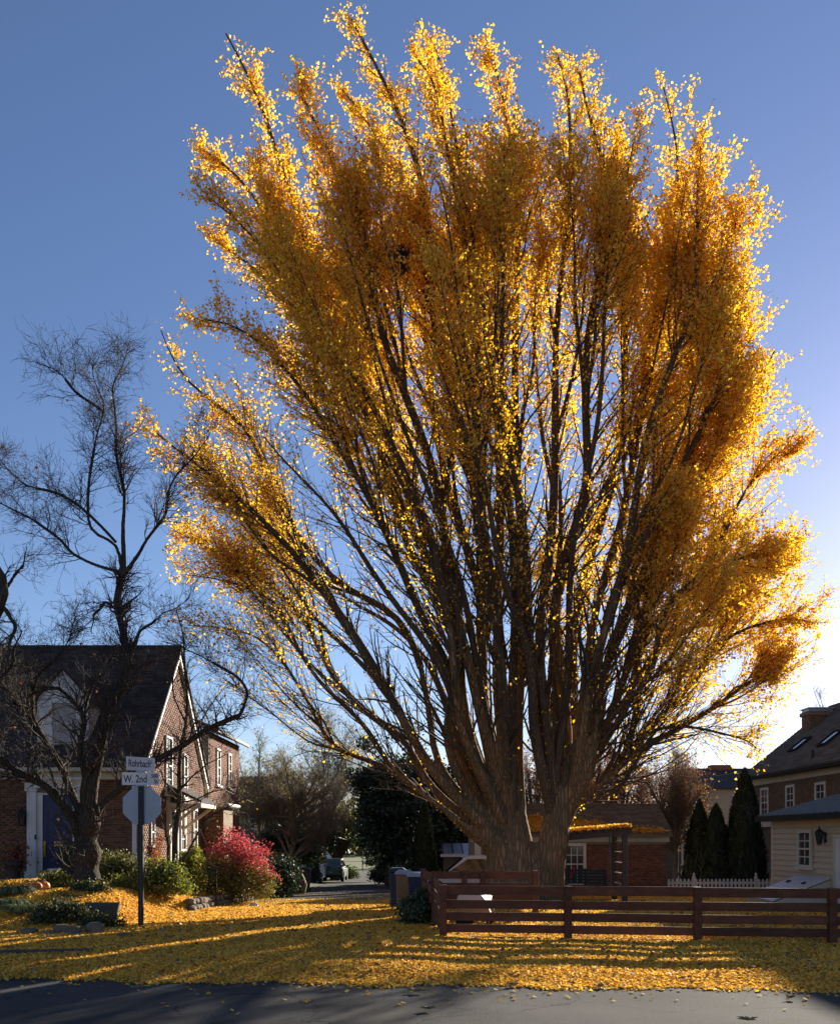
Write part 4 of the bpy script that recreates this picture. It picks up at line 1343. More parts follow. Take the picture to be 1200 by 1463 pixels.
# chimney
cY = 44.2
cx0, cz0 = XZ(1151, 1046, cY); cx1, cz1 = XZ(1185, 1017, cY)
mb = MB(); mb.box(cx0, cx1, cY - .35, cY + .45, cz0 - 1.5, cz1)
ch = mb.build('chimney', M['mortar'], rh)
brick_wall(ch, (cx0, cY - .35, cz0 - 1.0), XX, -YY, cx1 - cx0, cz1 - cz0 + 1.0, M['brick_brown'])
brick_wall(ch, (cx0, cY + .45, cz0 - 1.0), -YY, -XX, .8, cz1 - cz0 + 1.0, M['brick_brown'])
mb = MB(); mb.box(cx0 - .08, cx1 + .08, cY - .43, cY + .53, cz1 - .22, cz1 - .04); mb.build('chimney_band', M['brick_brown'], ch)
mb = MB(); mb.box(cx0 + .0, cx1 - .0, cY - .35, cY + .45, cz1, cz1 + .1); mb.box(cx0 - .05, cx1 + .05, cY - .43, cY + .53, cz1 + .1, cz1 + .16); mb.build('chimney_cap', M['shedroof'], ch)
# vent pipe stub
mb = MB(); q = roof_pt(1161, 1084); mb.cyl(q - ZZ * .1, q + ZZ * .35, .06, 8); mb.build('vent_pipe', M['black'], mr_)
# lower wing behind the annex: dark siding and white fascia
mb = MB(); mb.box(15.3, MX - .03, 34.5, 44.0, -1.2, 2.35)
lw = mb.build('low_wing', M['darksiding'], rh)
for k in range(14):
    z = -.9 + k * .23
    mb = MB(); mb.obox((15.3, 34.5, z), YY * 9.5, ZZ * .222 , XX * -.03 + ZZ * .0); mb.build('siding_board', M['darksiding'], lw)
mb = MB(); mb.box(15.12, MX - .03, 34.3, 44.2, 2.35, 2.6); mb.build('wing_fascia', M['white'], lw)
mb = MB(); mb.box(15.05, MX - .03, 34.25, 44.25, 2.6, 2.75); mb.build('wing_roof', M['metalroof'], lw)

# annex
AY0, AY1 = 19.0, 28.4
an = thing('sided_annex', 'tan clapboard annex with dark standing seam metal roof beside the picket fence', 'annex', (13, 24, -.1))
az0, az1 = -.3, 2.45
mb = MB(); mb.box(AX, 15.2, AY0, AY1, az0, az1); aw = mb.build('wall', M['siding'], an)
k = 0
z = az0 + .25
while z < 2.16:
    mb = MB()
    mb.prism([(AX, AY0, z), (AX - .042, AY0, z), (AX - .006, AY0, z + .156), (AX, AY0, z + .158)], (0, AY1 - AY0 - .11, 0))
    mb.build('siding_board', M['siding'], aw); z += .16
mb = MB(); mb.box(AX - .035, AX + .1, AY1 - .11, AY1 + .03, az0, 2.2); mb.build('corner_board', M['cream'], aw)
mb = MB(); mb.box(AX - .04, AX, AY0, AY1 + .03, 2.2, 2.45); mb.build('frieze', M['siding'], aw)
ya_, yb_ = AX * F_PX / (1163 - CX), AX * F_PX / (1143 - CX)
window(aw, (AX - .042, yb_, EYE - 44 / 50.), -YY, -XX, yb_ - ya_, 1.06, cols=2, rows=2, frame=.09, mframe=M['cream'], sill=True, blind=.0)
lantern('wall_lantern', aw, (AX - .03, AX * F_PX / (1181 - CX), EYE - 2 / 52.), -XX, 1.15)
yd = AX * F_PX / (1193 - CX)
mb = MB(); mb.box(AX - .07, AX - .03, yd - .12, yd, az0 + .2, 1.98); mb.box(AX - .07, AX - .03, yd - 1.1, yd - .12, 1.88, 1.98); mb.box(AX - .07, AX - .03, yd - 1.2, yd - 1.1, az0 + .2, 1.98)
adr = mb.build('door_frame', M['cream'], aw)
mb = MB(); mb.box(AX - .045, AX - .0295, yd - 1.1, yd - .12, az0 + .25, 1.88); mb.build('door_leaf', M['white'], adr)
sv = unit(np.array([1, 0, .27])); Ls = 4.6
mb = MB(); mb.prism([(AX - .35, AY1 + .3, 2.47), (AX + 4.2, AY1 + .3, 2.47 + 4.55 * .27), (AX + 4.2, AY1 + .3, 2.55 + 4.55 * .27), (AX - .35, AY1 + .3, 2.55)], (0, -(AY1 - AY0 + .6), 0))
ar = mb.build('roof', M['metalroof'], an)
nn = unit(np.cross(sv, YY)); nn = nn if nn[2] > 0 else -nn
yy = AY1 + .27
while yy > AY0:
    mb = MB(); mb.obox(np.array([AX - .35, yy, 2.55]), sv * 4.7, YY * -.03, nn * .05); mb.build('seam', M['seam'], ar); yy -= .42
mb = MB(); mb.box(AX - .45, AX - .35, AY0 - .3, AY1 + .3, 2.4, 2.56); mb.build('gutter', M['metalroof'], an)
# bulkhead
bk = thing('cellar_bulkhead', 'pale steel cellar hatch with sloping doors against the annex wall', 'cellar hatch', (10.2, 25.2, -.1))
gq = gz1(10, 25) - .1
by0, by1 = 24.3, 26.3
mb = MB(); mb.prism([(AX - .03, by0, gq), (AX - 1.55, by0, gq), (AX - 1.55, by0, .18), (AX - .03, by0, .78)], (0, by1 - by0, 0)); mb.build('base', M['cream'], bk)
for (a, b) in ((by0 - .02, (by0 + by1) / 2 - .01), ((by0 + by1) / 2 + .01, by1 + .02)):
    mb = MB(); mb.obox((AX - 1.6, a, .19), (1.56, 0, .61), (0, b - a, 0), (-.015, 0, .04)); dl = mb.build('hatch_door', M['bulkhead'], bk, bevel=.01)
    mb = MB(); mb.obox((AX - .6, (a + b) / 2 - .06, .64), (.1, 0, .04), (0, .12, 0), (-.01, 0, .03)); mb.build('handle', M['black'], dl)

# ------------------------------------------------------------------ distant houses and shed
def simple_house(name, label, x0, x1, y0, y1, zb, ze, zr, mw_, mroof, axis='x', wins=(), chim=None, boards=None):
    t = thing(name, label, 'house', ((x0 + x1) / 2, (y0 + y1) / 2, zb))
    mb = MB()
    if axis == 'x':
        ym = (y0 + y1) / 2
        mb.prism([(x0, y0, zb), (x0, y1, zb), (x0, y1, ze), (x0, ym, zr - .1), (x0, y0, ze)], (x1 - x0, 0, 0))
        w_ = mb.build('wall', mw_, t)
        mb = MB()
        sl_ = (zr - ze) / (ym - y0)
        for (ya, yb) in ((y0 - .3, ym), (y1 + .3, ym)):
            mb.prism([(x0 - .2, ya, ze - .3 * sl_), (x0 - .2, yb, zr), (x0 - .2, yb, zr + .12), (x0 - .2, ya, ze - .3 * sl_ + .12)], (x1 - x0 + .4, 0, 0))
    else:
        xm = (x0 + x1) / 2
        mb.prism([(x0, y0, zb), (x1, y0, zb), (x1, y0, ze), (xm, y0, zr - .1), (x0, y0, ze)], (0, y1 - y0, 0))
        w_ = mb.build('wall', mw_, t)
        mb = MB()
        sl_ = (zr - ze) / (xm - x0)
        for (xa2, xb2) in ((x0 - .3, xm), (x1 + .3, xm)):
            mb.prism([(xa2, y0 - .2, ze - .3 * sl_), (xb2, y0 - .2, zr), (xb2, y0 - .2, zr + .12), (xa2, y0 - .2, ze - .3 * sl_ + .12)], (0, y1 - y0 + .4, 0))
    r_ = mb.build('roof', mroof, t)
    for (a, z, wd, ht) in wins:
        window(w_, (a, y0 - .003, z), XX, -YY, wd, ht, cols=2, rows=2)
    if boards:
        mb = MB(); z = boards[0]
        while z < ze - .1:
            mb.prism([(x0, y0 - .002, z), (x0, y0 - .035, z), (x0, y0 - .012, z + .19), (x0, y0 - .002, z + .19)], (x1 - x0, 0, 0)); z += .2
        mb.build('clapboards', mw_, w_)['kind'] = 'stuff'
    if chim:
        cx_, cy_, cz_, s_ = chim
        mb = MB(); mb.box(cx_ - s_, cx_ + s_, cy_ - s_ * .7, cy_ + s_ * .7, ze, cz_); mb.box(cx_ - s_ - .08, cx_ + s_ + .08, cy_ - s_ * .7 - .08, cy_ + s_ * .7 + .08, cz_ - .3, cz_ - .12)
        mb.build('chimney', M['brick_old'], r_)
    return t
def X_(px, Y): return (px - CX) / F_PX * Y
def Z_(py, Y): return EYE + (HZ - py) / F_PX * Y
simple_house('beige_house', 'far beige sided house with dark roof and brick chimney behind the tall arborvitae', X_(1000, 56), X_(1100, 56), 56, 63, -1.5, Z_(1126, 56), Z_(1100, 59), M['beigesiding'], M['slate'], wins=[(X_(1045, 56), Z_(1190, 56), .8, 1.3)], chim=(X_(1031, 59), 59.5, Z_(1093, 59), .62), boards=(.0,))
simple_house('brown_house', 'low brown house with white door trim between the garage and the dark arborvitae', X_(952, 47), X_(1030, 47), 47, 53, -1.5, Z_(1180, 47), Z_(1165, 50), M['darksiding'], M['slate'], wins=[(X_(973, 47), Z_(1235, 47), 1.3, 1.5)], boards=(-.6,))
simple_house('grey_roof_house', 'far house with plain grey roof beyond the brick rear wing', X_(335, 62), X_(392, 62), 60, 68, -1.3, Z_(1142, 60), Z_(1112, 64), M['darksiding'], M['shingle'], wins=[(X_(355, 60), Z_(1185, 60), .9, 1.4)])
simple_house('white_house', 'small white house far down the alley behind the parked cars', X_(444, 92), X_(474, 92), 92, 100, -2.2, Z_(1205, 92), Z_(1185, 96), M['white'], M['slate'], wins=[(X_(452, 92), Z_(1228, 92), .5, 1.1)], boards=(-1.,))
shed = thing('metal_roof_shed', 'low shed with pale standing seam metal roof behind the pickup', 'shed', (X_(660, 47), 48, -.7))
sy = 46.0
x0_, x1_ = X_(632, sy), X_(690, sy)
zf_, zr_ = Z_(1222, sy), Z_(1207, sy + 2)
mb = MB(); mb.box(x0_ + .1, x1_, sy + .2, sy + 4, -1, zf_ - .05); mb.build('wall', M['darksiding'], shed)
mb = MB(); mb.prism([(x0_, sy, zf_), (x0_, sy + 2.2, zr_), (x0_, sy + 2.2, zr_ + .06), (x0_, sy, zf_ + .06)], (x1_ - x0_, 0, 0)); mb.prism([(x0_, sy + 4.4, zf_), (x0_, sy + 2.2, zr_), (x0_, sy + 2.2, zr_ + .06), (x0_, sy + 4.4, zf_ + .06)], (x1_ - x0_, 0, 0)); sr = mb.build('roof', M['shedroof'], shed)
xq = x0_ + .02
while xq < x1_:
    mb = MB(); mb.prism([(xq, sy, zf_ + .06), (xq, sy + 2.2, zr_ + .06), (xq, sy + 2.2, zr_ + .1), (xq, sy, zf_ + .1)], (.05, 0, 0)); mb.build('seam', M['metalroof'], sr); xq += .5
mb = MB(); mb.box(x0_ - .1, x1_, sy - .08, sy - .005, zf_ - .1, zf_ + .05); mb.build('fascia', M['white'], shed)

# ------------------------------------------------------------------ vehicles
def vehicle(name, label, loc, rotz, paint, L=4.6, W=1.82, H=1.68, kind='suv'):
    t = thing(name, label, 'car', loc)
    # x: length (front = +x), y: width; built locally, turned by rotz
    t.rotation_euler = (0, 0, rotz)
    h2 = W / 2
    def bld(mb, nm, m, parent=t, smooth=False, bevel=0):
        # child coordinates are local: no origin shift
        me = bpy.data.meshes.new(nm); me.from_pydata(mb.v, [], mb.f)
        bm = bmesh.new(); bm.from_mesh(me); bmesh.ops.recalc_face_normals(bm, faces=bm.faces); bm.to_mesh(me); bm.free()
        o = link_mesh(nm, me, m, parent, smooth)
        if bevel:
            b = o.modifiers.new('bevel', 'BEVEL'); b.width = bevel; b.segments = 3; b.limit_method = 'ANGLE'
        return o
    belt = H * .58
    if kind == 'suv':
        low = [(-L / 2 + .05, .3), (-L / 2, .5), (-L / 2 + .03, belt), (L * .18, belt), (L / 2 - .12, belt - .13), (L / 2, .6), (L / 2 - .06, .28)]
        top = [(-L / 2 + .05, belt - .005), (-L / 2 + .22, H - .05), (-L / 2 + .5, H), (L * .04, H - .02), (L * .23, belt - .005)]
    elif kind == 'van':
        low = [(-L / 2 + .05, .3), (-L / 2, .5), (-L / 2 + .02, belt), (L * .3, belt), (L / 2 - .1, belt - .2), (L / 2, .6), (L / 2 - .06, .28)]
        top = [(-L / 2 + .03, belt - .005), (-L / 2 + .12, H - .05), (-L / 2 + .35, H), (L * .18, H - .02), (L * .36, belt - .005)]
    else:  # pickup
        low = [(-L / 2 + .05, .45), (-L / 2, .6), (-L / 2, belt), (L * .2, belt), (L / 2 - .15, belt - .1), (L / 2, .75), (L / 2 - .06, .4)]
        top = [(-L * .10, belt - .005), (-L * .08, H - .06), (-L * .03, H), (L * .10, H - .02), (L * .26, belt - .005)]
    mb = MB(); mb.prism([(x, -h2, z) for x, z in low], (0, W, 0)); body = bld(mb, 'body', paint, bevel=.07)
    ti = .17
    mb = MB()
    n_ = len(top)
    zt0_, zt1_ = belt, H
    def inset(z): return ti * max(0, (z - zt0_) / (zt1_ - zt0_))
    a = [(x, -h2 + .03 + inset(z), z) for x, z in top]; b = [(x, h2 - .03 - inset(z), z) for x, z in top]
    fs = [tuple(range(n_))[::-1], tuple(range(n_, 2 * n_))] + [(i, (i + 1) % n_, (i + 1) % n_ + n_, i + n_) for i in range(n_)]
    mb.add(a + b, fs); bld(mb, 'cabin', paint, bevel=.05)
    # glass
    def lerp(p, q, f): return (p[0] + (q[0] - p[0]) * f, p[1] + (q[1] - p[1]) * f)
    cxm = sum(x for x, z in top) / n_; czm = (belt + H) / 2
    sh = [(cxm + (x - cxm) * .86, czm + (z - czm) * .68) for x, z in top]
    for s in (-1, 1):
        mb = MB()
        mb.prism([(x, s * (h2 - .03 - inset(z) + .012), z) for x, z in sh], (0, -s * .03, 0)); bld(mb, 'side_window', M['carglass'])
    # rear + windscreen
    def screen(p, q, nm, out):
        mb = MB()
        pa, pb = lerp(p, q, .14), lerp(p, q, .86)
        ws = []
        for (x, z) in (pa, pb):
            hw = h2 - .03 - inset(z) - .1
            ws.append((x, hw, z))
        d = np.array([q[1] - p[1], 0, -(q[0] - p[0])]); d = d / np.linalg.norm(d) * out
        A = [np.array([ws[0][0], -ws[0][1], ws[0][2]]), np.array([ws[0][0], ws[0][1], ws[0][2]]), np.array([ws[1][0], ws[1][1], ws[1][2]]), np.array([ws[1][0], -ws[1][1], ws[1][2]])]
        mb.prism([v_ + d * .012 for v_ in A], d * -.03); bld(mb, nm, M['carglass'])
    screen(top[0], top[1], 'rear_window', -1)
    screen(top[-1], top[-2], 'windscreen', 1)
    # wheels
    wr = .34 if kind != 'pickup' else .40
    for sx_ in (-L * .31, L * .32):
        for s in (-1, 1):
            mb = MB(); mb.cyl((sx_, s * (h2 - .2), wr), (sx_, s * (h2 + .02), wr), wr, 18); wl = bld(mb, 'wheel', M['tyre'])
            mb = MB(); mb.cyl((sx_, s * (h2 + .0), wr), (sx_, s * (h2 + .035), wr), wr * .6, 14); bld(mb, 'rim', M['rim'], wl)
    for s in (-1, 1):
        mb = MB(); mb.box(-L / 2 - .03, -L / 2 + .05, s * (h2 - .22) - .09, s * (h2 - .22) + .09, belt - .28, belt - .06); bld(mb, 'tail_light', M['lampred'])
        mb = MB(); mb.box(L / 2 - .16, L / 2 - .0, s * (h2 - .28) - .14, s * (h2 - .28) + .14, .68, .82); bld(mb, 'headlight', M['shedroof'])
        mb = MB(); mb.box(L * .16, L * .2, s * (h2 + .09) - .08, s * (h2 + .09) + .08, belt + .02, belt + .16); bld(mb, 'mirror', paint)
    mb = MB(); mb.box(-L / 2 - .08, -L / 2 + .02, -h2 + .06, h2 - .06, .34, .52); bld(mb, 'rear_bumper', M['bindark'], bevel=.02)
    mb = MB(); mb.box(L / 2 - .04, L / 2 + .05, -h2 + .06, h2 - .06, .34, .5); bld(mb, 'front_bumper', M['bindark'], bevel=.02)
    mb = MB(); mb.box(-L / 2 - .02, -L / 2 + .0, -.16, .16, belt - .3, belt - .17); bld(mb, 'number_plate', M['plate'])
    return t
gYc = 62.0
vehicle('green_car', 'dull green hatchback seen from behind, parked on the left of the alley', (X_(472, gYc), gYc + 2, float(np.interp(gYc, _by, _bz)) + .03), R(90), M['cargreen'], 4.3, 1.75, 1.6, 'suv')
vehicle('white_van', 'white van half hidden beside the green car', (X_(436, 58), 60.5, float(np.interp(59, _by, _bz))), R(90), M['vanwhite'], 4.6, 1.9, 1.95, 'van')
pkx = X_(662, 31.5)
vehicle('silver_pickup', 'silver white pickup cab showing above the fence beside the big trunk', (pkx + .6, 32.2, float(np.interp(32, _by, _bz)) - .12), R(180), M['carwhite'], 5.0, 1.85, 1.62, 'pickup')

# bins and bags -----------------------------------------------------------
def wheelie(name, label, c, w_, d_, h_, mbody, mlid, grp='wheeled bins beside the fence'):
    t = thing(name, label, 'bin', c, grp)
    c = np.asarray(c, float)
    mb = MB()
    b = .8
    vs = [c + np.array([sx_ * w_ / 2 * b, sy_ * d_ / 2 * b, .03]) for sx_, sy_ in ((-1, -1), (1, -1), (1, 1), (-1, 1))] + [c + np.array([sx_ * w_ / 2, sy_ * d_ / 2, h_]) for sx_, sy_ in ((-1, -1), (1, -1), (1, 1), (-1, 1))]
    mb.add(vs, BOXF); mb.build('body', mbody, t, bevel=.03)
    mb = MB()
    mb.prism([c + np.array([-w_ / 2 - .03, -d_ / 2 - .05, h_]), c + np.array([w_ / 2 + .03, -d_ / 2 - .05, h_]), c + np.array([w_ / 2 + .03, -d_ / 2 - .05, h_ + .05]), c + np.array([w_ / 2 - .06, -d_ / 2 - .05, h_ + .11]), c + np.array([-w_ / 2 + .06, -d_ / 2 - .05, h_ + .11]), c + np.array([-w_ / 2 - .03, -d_ / 2 - .05, h_ + .05])], (0, d_ + .12, 0))
    mb.build('lid', mlid, t, bevel=.015)
    for s in (-1, 1):
        mb = MB(); mb.cyl(c + np.array([s * w_ * .42 - .03, d_ * .42, .1]), c + np.array([s * w_ * .42 + .03, d_ * .42, .1]), .1, 12); mb.build('wheel', M['tyre'], t)
    mb = MB(); mb.beam(c + np.array([-w_ * .4, d_ / 2 + .06, h_ - .06]), c + np.array([w_ * .4, d_ / 2 + .06, h_ - .06]), .03, .03); mb.build('handle', mbody, t)
    return t
def gb_(x, y): return (x, y, gz1(x, y))
wheelie('blue_bin', 'blue wheeled bin with grey lid, nearest the fence end post', gb_(-.05, 22.4), .5, .56, .92, M['binblue'], M['bingrey'])
wheelie('brown_bin', 'brown wheeled bin between the two blue bins', gb_(-.42, 23.6), .40, .5, .95, M['binbrown'], M['bingrey'])
wheelie('blue_bin', 'shaded blue bin farthest left of the group by the fence', gb_(-.62, 24.8), .42, .5, .98, M['binblue'], M['bindark'])
wheelie('dark_bin', 'dark bin with square lid behind the paper bags across the alley', gb_(X_(430, 38), 38.2), .75, .7, .95, M['bindark'], M['bindark'], 'bins on the left of the alley')
wheelie('dark_bin', 'dark bin standing in shade by the hedge at the right edge of the alley', gb_(X_(562, 48), 48), .6, .6, 1.0, M['bindark'], M['bindark'], 'bins on the right of the alley')
def bag(label, c, s):
    c = np.asarray(c, float)
    mb = MB(); mb.lathe(c, [(.0, 0), (.2 * s, .0), (.27 * s, .12 * s), (.3 * s, .4 * s), (.25 * s, .68 * s), (.12 * s, .86 * s), (.1 * s, .9 * s), (.15 * s, .98 * s), (.1 * s, 1.0 * s), (0, .97 * s)], 14)
    mb.v = [(p[0] + .03 * math.sin(p[2] * 9 + p[1] * 7), p[1], p[2]) for p in mb.v]
    o = mb.build('yard_bag', M['bag'], None, smooth=True)
    return tag(o, label, 'bag', 'paper bags across the alley')
q = gb_(X_(417, 36.5), 36.5); bag('rounded tan leaf bag on the left of the pair by the dark bin', q, .85)
q = gb_(X_(428, 36.2), 36.2); bag('taller tan leaf bag with tied neck, right of the pair by the dark bin', q, .95)

# garden cart behind the fence ------------------------------------------------
ct = thing('garden_cart', 'pale covered garden cart with rounded lid standing behind the fence corner', 'cart', (1.15, 18.6, .05))
cy0 = 18.2
sc_ = F_PX / cy0
def cX(px): return (px - CX) / sc_
def cZ(py): return EYE + (HZ - py) / sc_
pr = [(cX(651), cZ(1290)), (cX(653.5), cZ(1281)), (cX(658), cZ(1276)), (cX(665), cZ(1274.5)), (cX(680), cZ(1275)), (cX(687), cZ(1279)), (cX(692), cZ(1285)), (cX(694), cZ(1291))]
mb = MB(); mb.prism([(x, cy0, z) for x, z in pr], (.22, .85, 0)); mb.build('lid', M['cartpale'], ct, bevel=.015)
mb = MB(); mb.add([(cX(650), cy0 - .01, cZ(1291)), (cX(695), cy0 - .01, cZ(1291)), (cX(695) + .22, cy0 + .86, cZ(1291)), (cX(650) + .22, cy0 + .86, cZ(1291)),
                   (cX(656), cy0 + .05, cZ(1308)), (cX(702), cy0 + .05, cZ(1308)), (cX(702) + .12, cy0 + .75, cZ(1308)), (cX(656) + .12, cy0 + .75, cZ(1308))], BOXF); mb.build('tub', M['carttan'], ct, bevel=.01)
gcz = gz1(1.1, 18.5)
for (xx, yy) in ((cX(662), cy0 + .1), (cX(662) + .1, cy0 + .7)):
    mb = MB(); mb.cyl((xx, yy - .04, gcz + .14), (xx, yy + .04, gcz + .14), .15, 16); mb.build('wheel', M['tyre'], ct)
mb = MB(); mb.box(cX(695), cX(695) + .05, cy0 + .1, cy0 + .15, gcz, cZ(1308)); mb.box(cX(695) + .1, cX(695) + .15, cy0 + .6, cy0 + .65, gcz, cZ(1308)); mb.build('leg', M['black'], ct)
mb = MB(); mb.beam((cX(658), cy0 + .4, gcz + .2), (cX(698), cy0 + .4, gcz + .28), .05, .05); mb.build('frame', M['black'], ct)

# ------------------------------------------------------------------ stones
def rock(name, label, c, rx, ry, rz, group=None, cat='rock', m=None, parent=None, seed=0):
    rg = np.random.default_rng(seed)
    bm = bmesh.new(); bmesh.ops.create_icosphere(bm, subdivisions=2, radius=1)
    ph = rg.uniform(0, 6, 6)
    for v in bm.verts:
        d = v.co.copy()
        k = 1 + .14 * math.sin(d.x * 3 + ph[0]) * math.sin(d.y * 3 + ph[1]) + .12 * math.sin(d.z * 4 + ph[2] + d.x * 2)
        v.co = Vector((d.x * rx * k, d.y * ry * k, max(-.6, d.z) * rz * k))
        for ax, pw_ in ((0, rx), (1, ry), (2, rz)):
            v.co[ax] = math.copysign(min(abs(v.co[ax]), pw_ * .82), v.co[ax])
    me = bpy.data.meshes.new(name); bm.to_mesh(me); bm.free()
    o = link_mesh(name, me, m or M['stone'], parent)
    o.location = Vector([float(q) for q in c]) - (worig(parent) if parent else Vector())
    o.rotation_euler = (0, 0, rg.uniform(0, 3))
    if label: tag(o, label, cat, group)
    return o
rk = [(42, 1331, 'low flat stone at the left end of the row on the bed edge', .26, .11), (70, 1332, 'small dark stone second from the left in the row on the bed edge', .14, .10), (88, 1330, 'rounded stone in the middle of the row below the dark bed', .2, .17), (108, 1331, 'squarish stone touching the biggest one in the row below the bed', .18, .16), (136, 1329, 'biggest domed stone near the right end of the row', .26, .2), (176, 1336, 'flat grey stone lying alone left of the sign post', .16, .08)]
for k, (px, py, lb, rx, rz_) in enumerate(rk):
    z = .12
    Yd = F_PX * (EYE - z) / (py - HZ + 4)
    X0 = X_(px, Yd)
    rock('rock', lb, (X0, Yd, gz1(X0, Yd) + rz_ * .35), rx, rx * .7, rz_, 'edging stones in front of the bed', seed=k)
sl_ = MB(); c = P(143, 1303, 19.0); zq = gz1(c[0], 19.0); sl_.obox((c[0] - .36, 18.95, zq - .05), (.70, .02, 0), (0, .12, .04), (.03, .1, .33)); tag(sl_.build('slate_slab', M['slab'], bevel=.02), 'dark rectangular stone slab tilted in the bed below the bare tree', 'stone slab')
edg = MB(); a = P(-30, 1366, 14.3); b = P(128, 1366, 14.5)
edg.obox((a[0], 14.25, .02), (b[0] - a[0], .25, 0), (0, .2, 0), (0, 0, .12)); tag(edg.build('stone_edging', M['slab'], bevel=.02), 'low dark stone edging half buried in leaves at the left road verge', 'edging')
# dry stone wall along the alley: each stone a part
sw_ = thing('stone_wall', 'low dry stone wall holding up the leafy bank beside the alley', 'stone wall', (-5.9, 26, gz1(-5.4, 26)))
rgs = np.random.default_rng(5)
for row in range(2):
    y = 22.9 + row * .12
    while y < 30.2:
        ln = rgs.uniform(.26, .5)
        zc = float(np.interp(y, _by, _bz)) + .09 + row * .15
        xw = -5.82 - .04 * row + .55 * sstep(24, 29, y) * .6
        if not (row == 1 and y > 29.4):
            rock('stone', None, (xw + rgs.uniform(-.03, .03), y + ln / 2, zc + rgs.uniform(-.02, .02)), .17, ln / 2 * 1.1, .10, parent=sw_, seed=int(y * 100) + row).rotation_euler = (0, 0, rgs.uniform(-.15, .15))
        y += ln
rock('rock', 'single pale stone on the leaves by the alley end of the stone wall', (X_(363, 25.5), 25.5, gz1(X_(363, 25.5), 25.5) + .05), .14, .12, .09, seed=44, m=M['cartpale'])
# steps and handrail
hr = thing('iron_handrail', 'thin black iron handrail beside the red shrub', 'handrail', (X_(303, 26), 26, .4))
a = P(286, 1222, 27.5); b = P(309, 1240, 25.2)
mb = MB(); mb.cyl(a, b, .018, 6); mb.build('rail', M['black'], hr)
for q in (a, b, (a + b) / 2):
    mb = MB(); mb.cyl((q[0], q[1], gz1(q[0], q[1]) - .05), q, .014, 6); mb.build('baluster', M['black'], hr)

# =================================================================== GINKGO
GYC = 27.6
gx0 = X_(742, GYC); gzb = gz1(gx0, GYC)
ginkgo = thing('ginkgo_tree', 'huge golden ginkgo with many rising limbs filling the sky', 'tree', (gx0, GYC, gzb))
rg = np.random.default_rng(3)
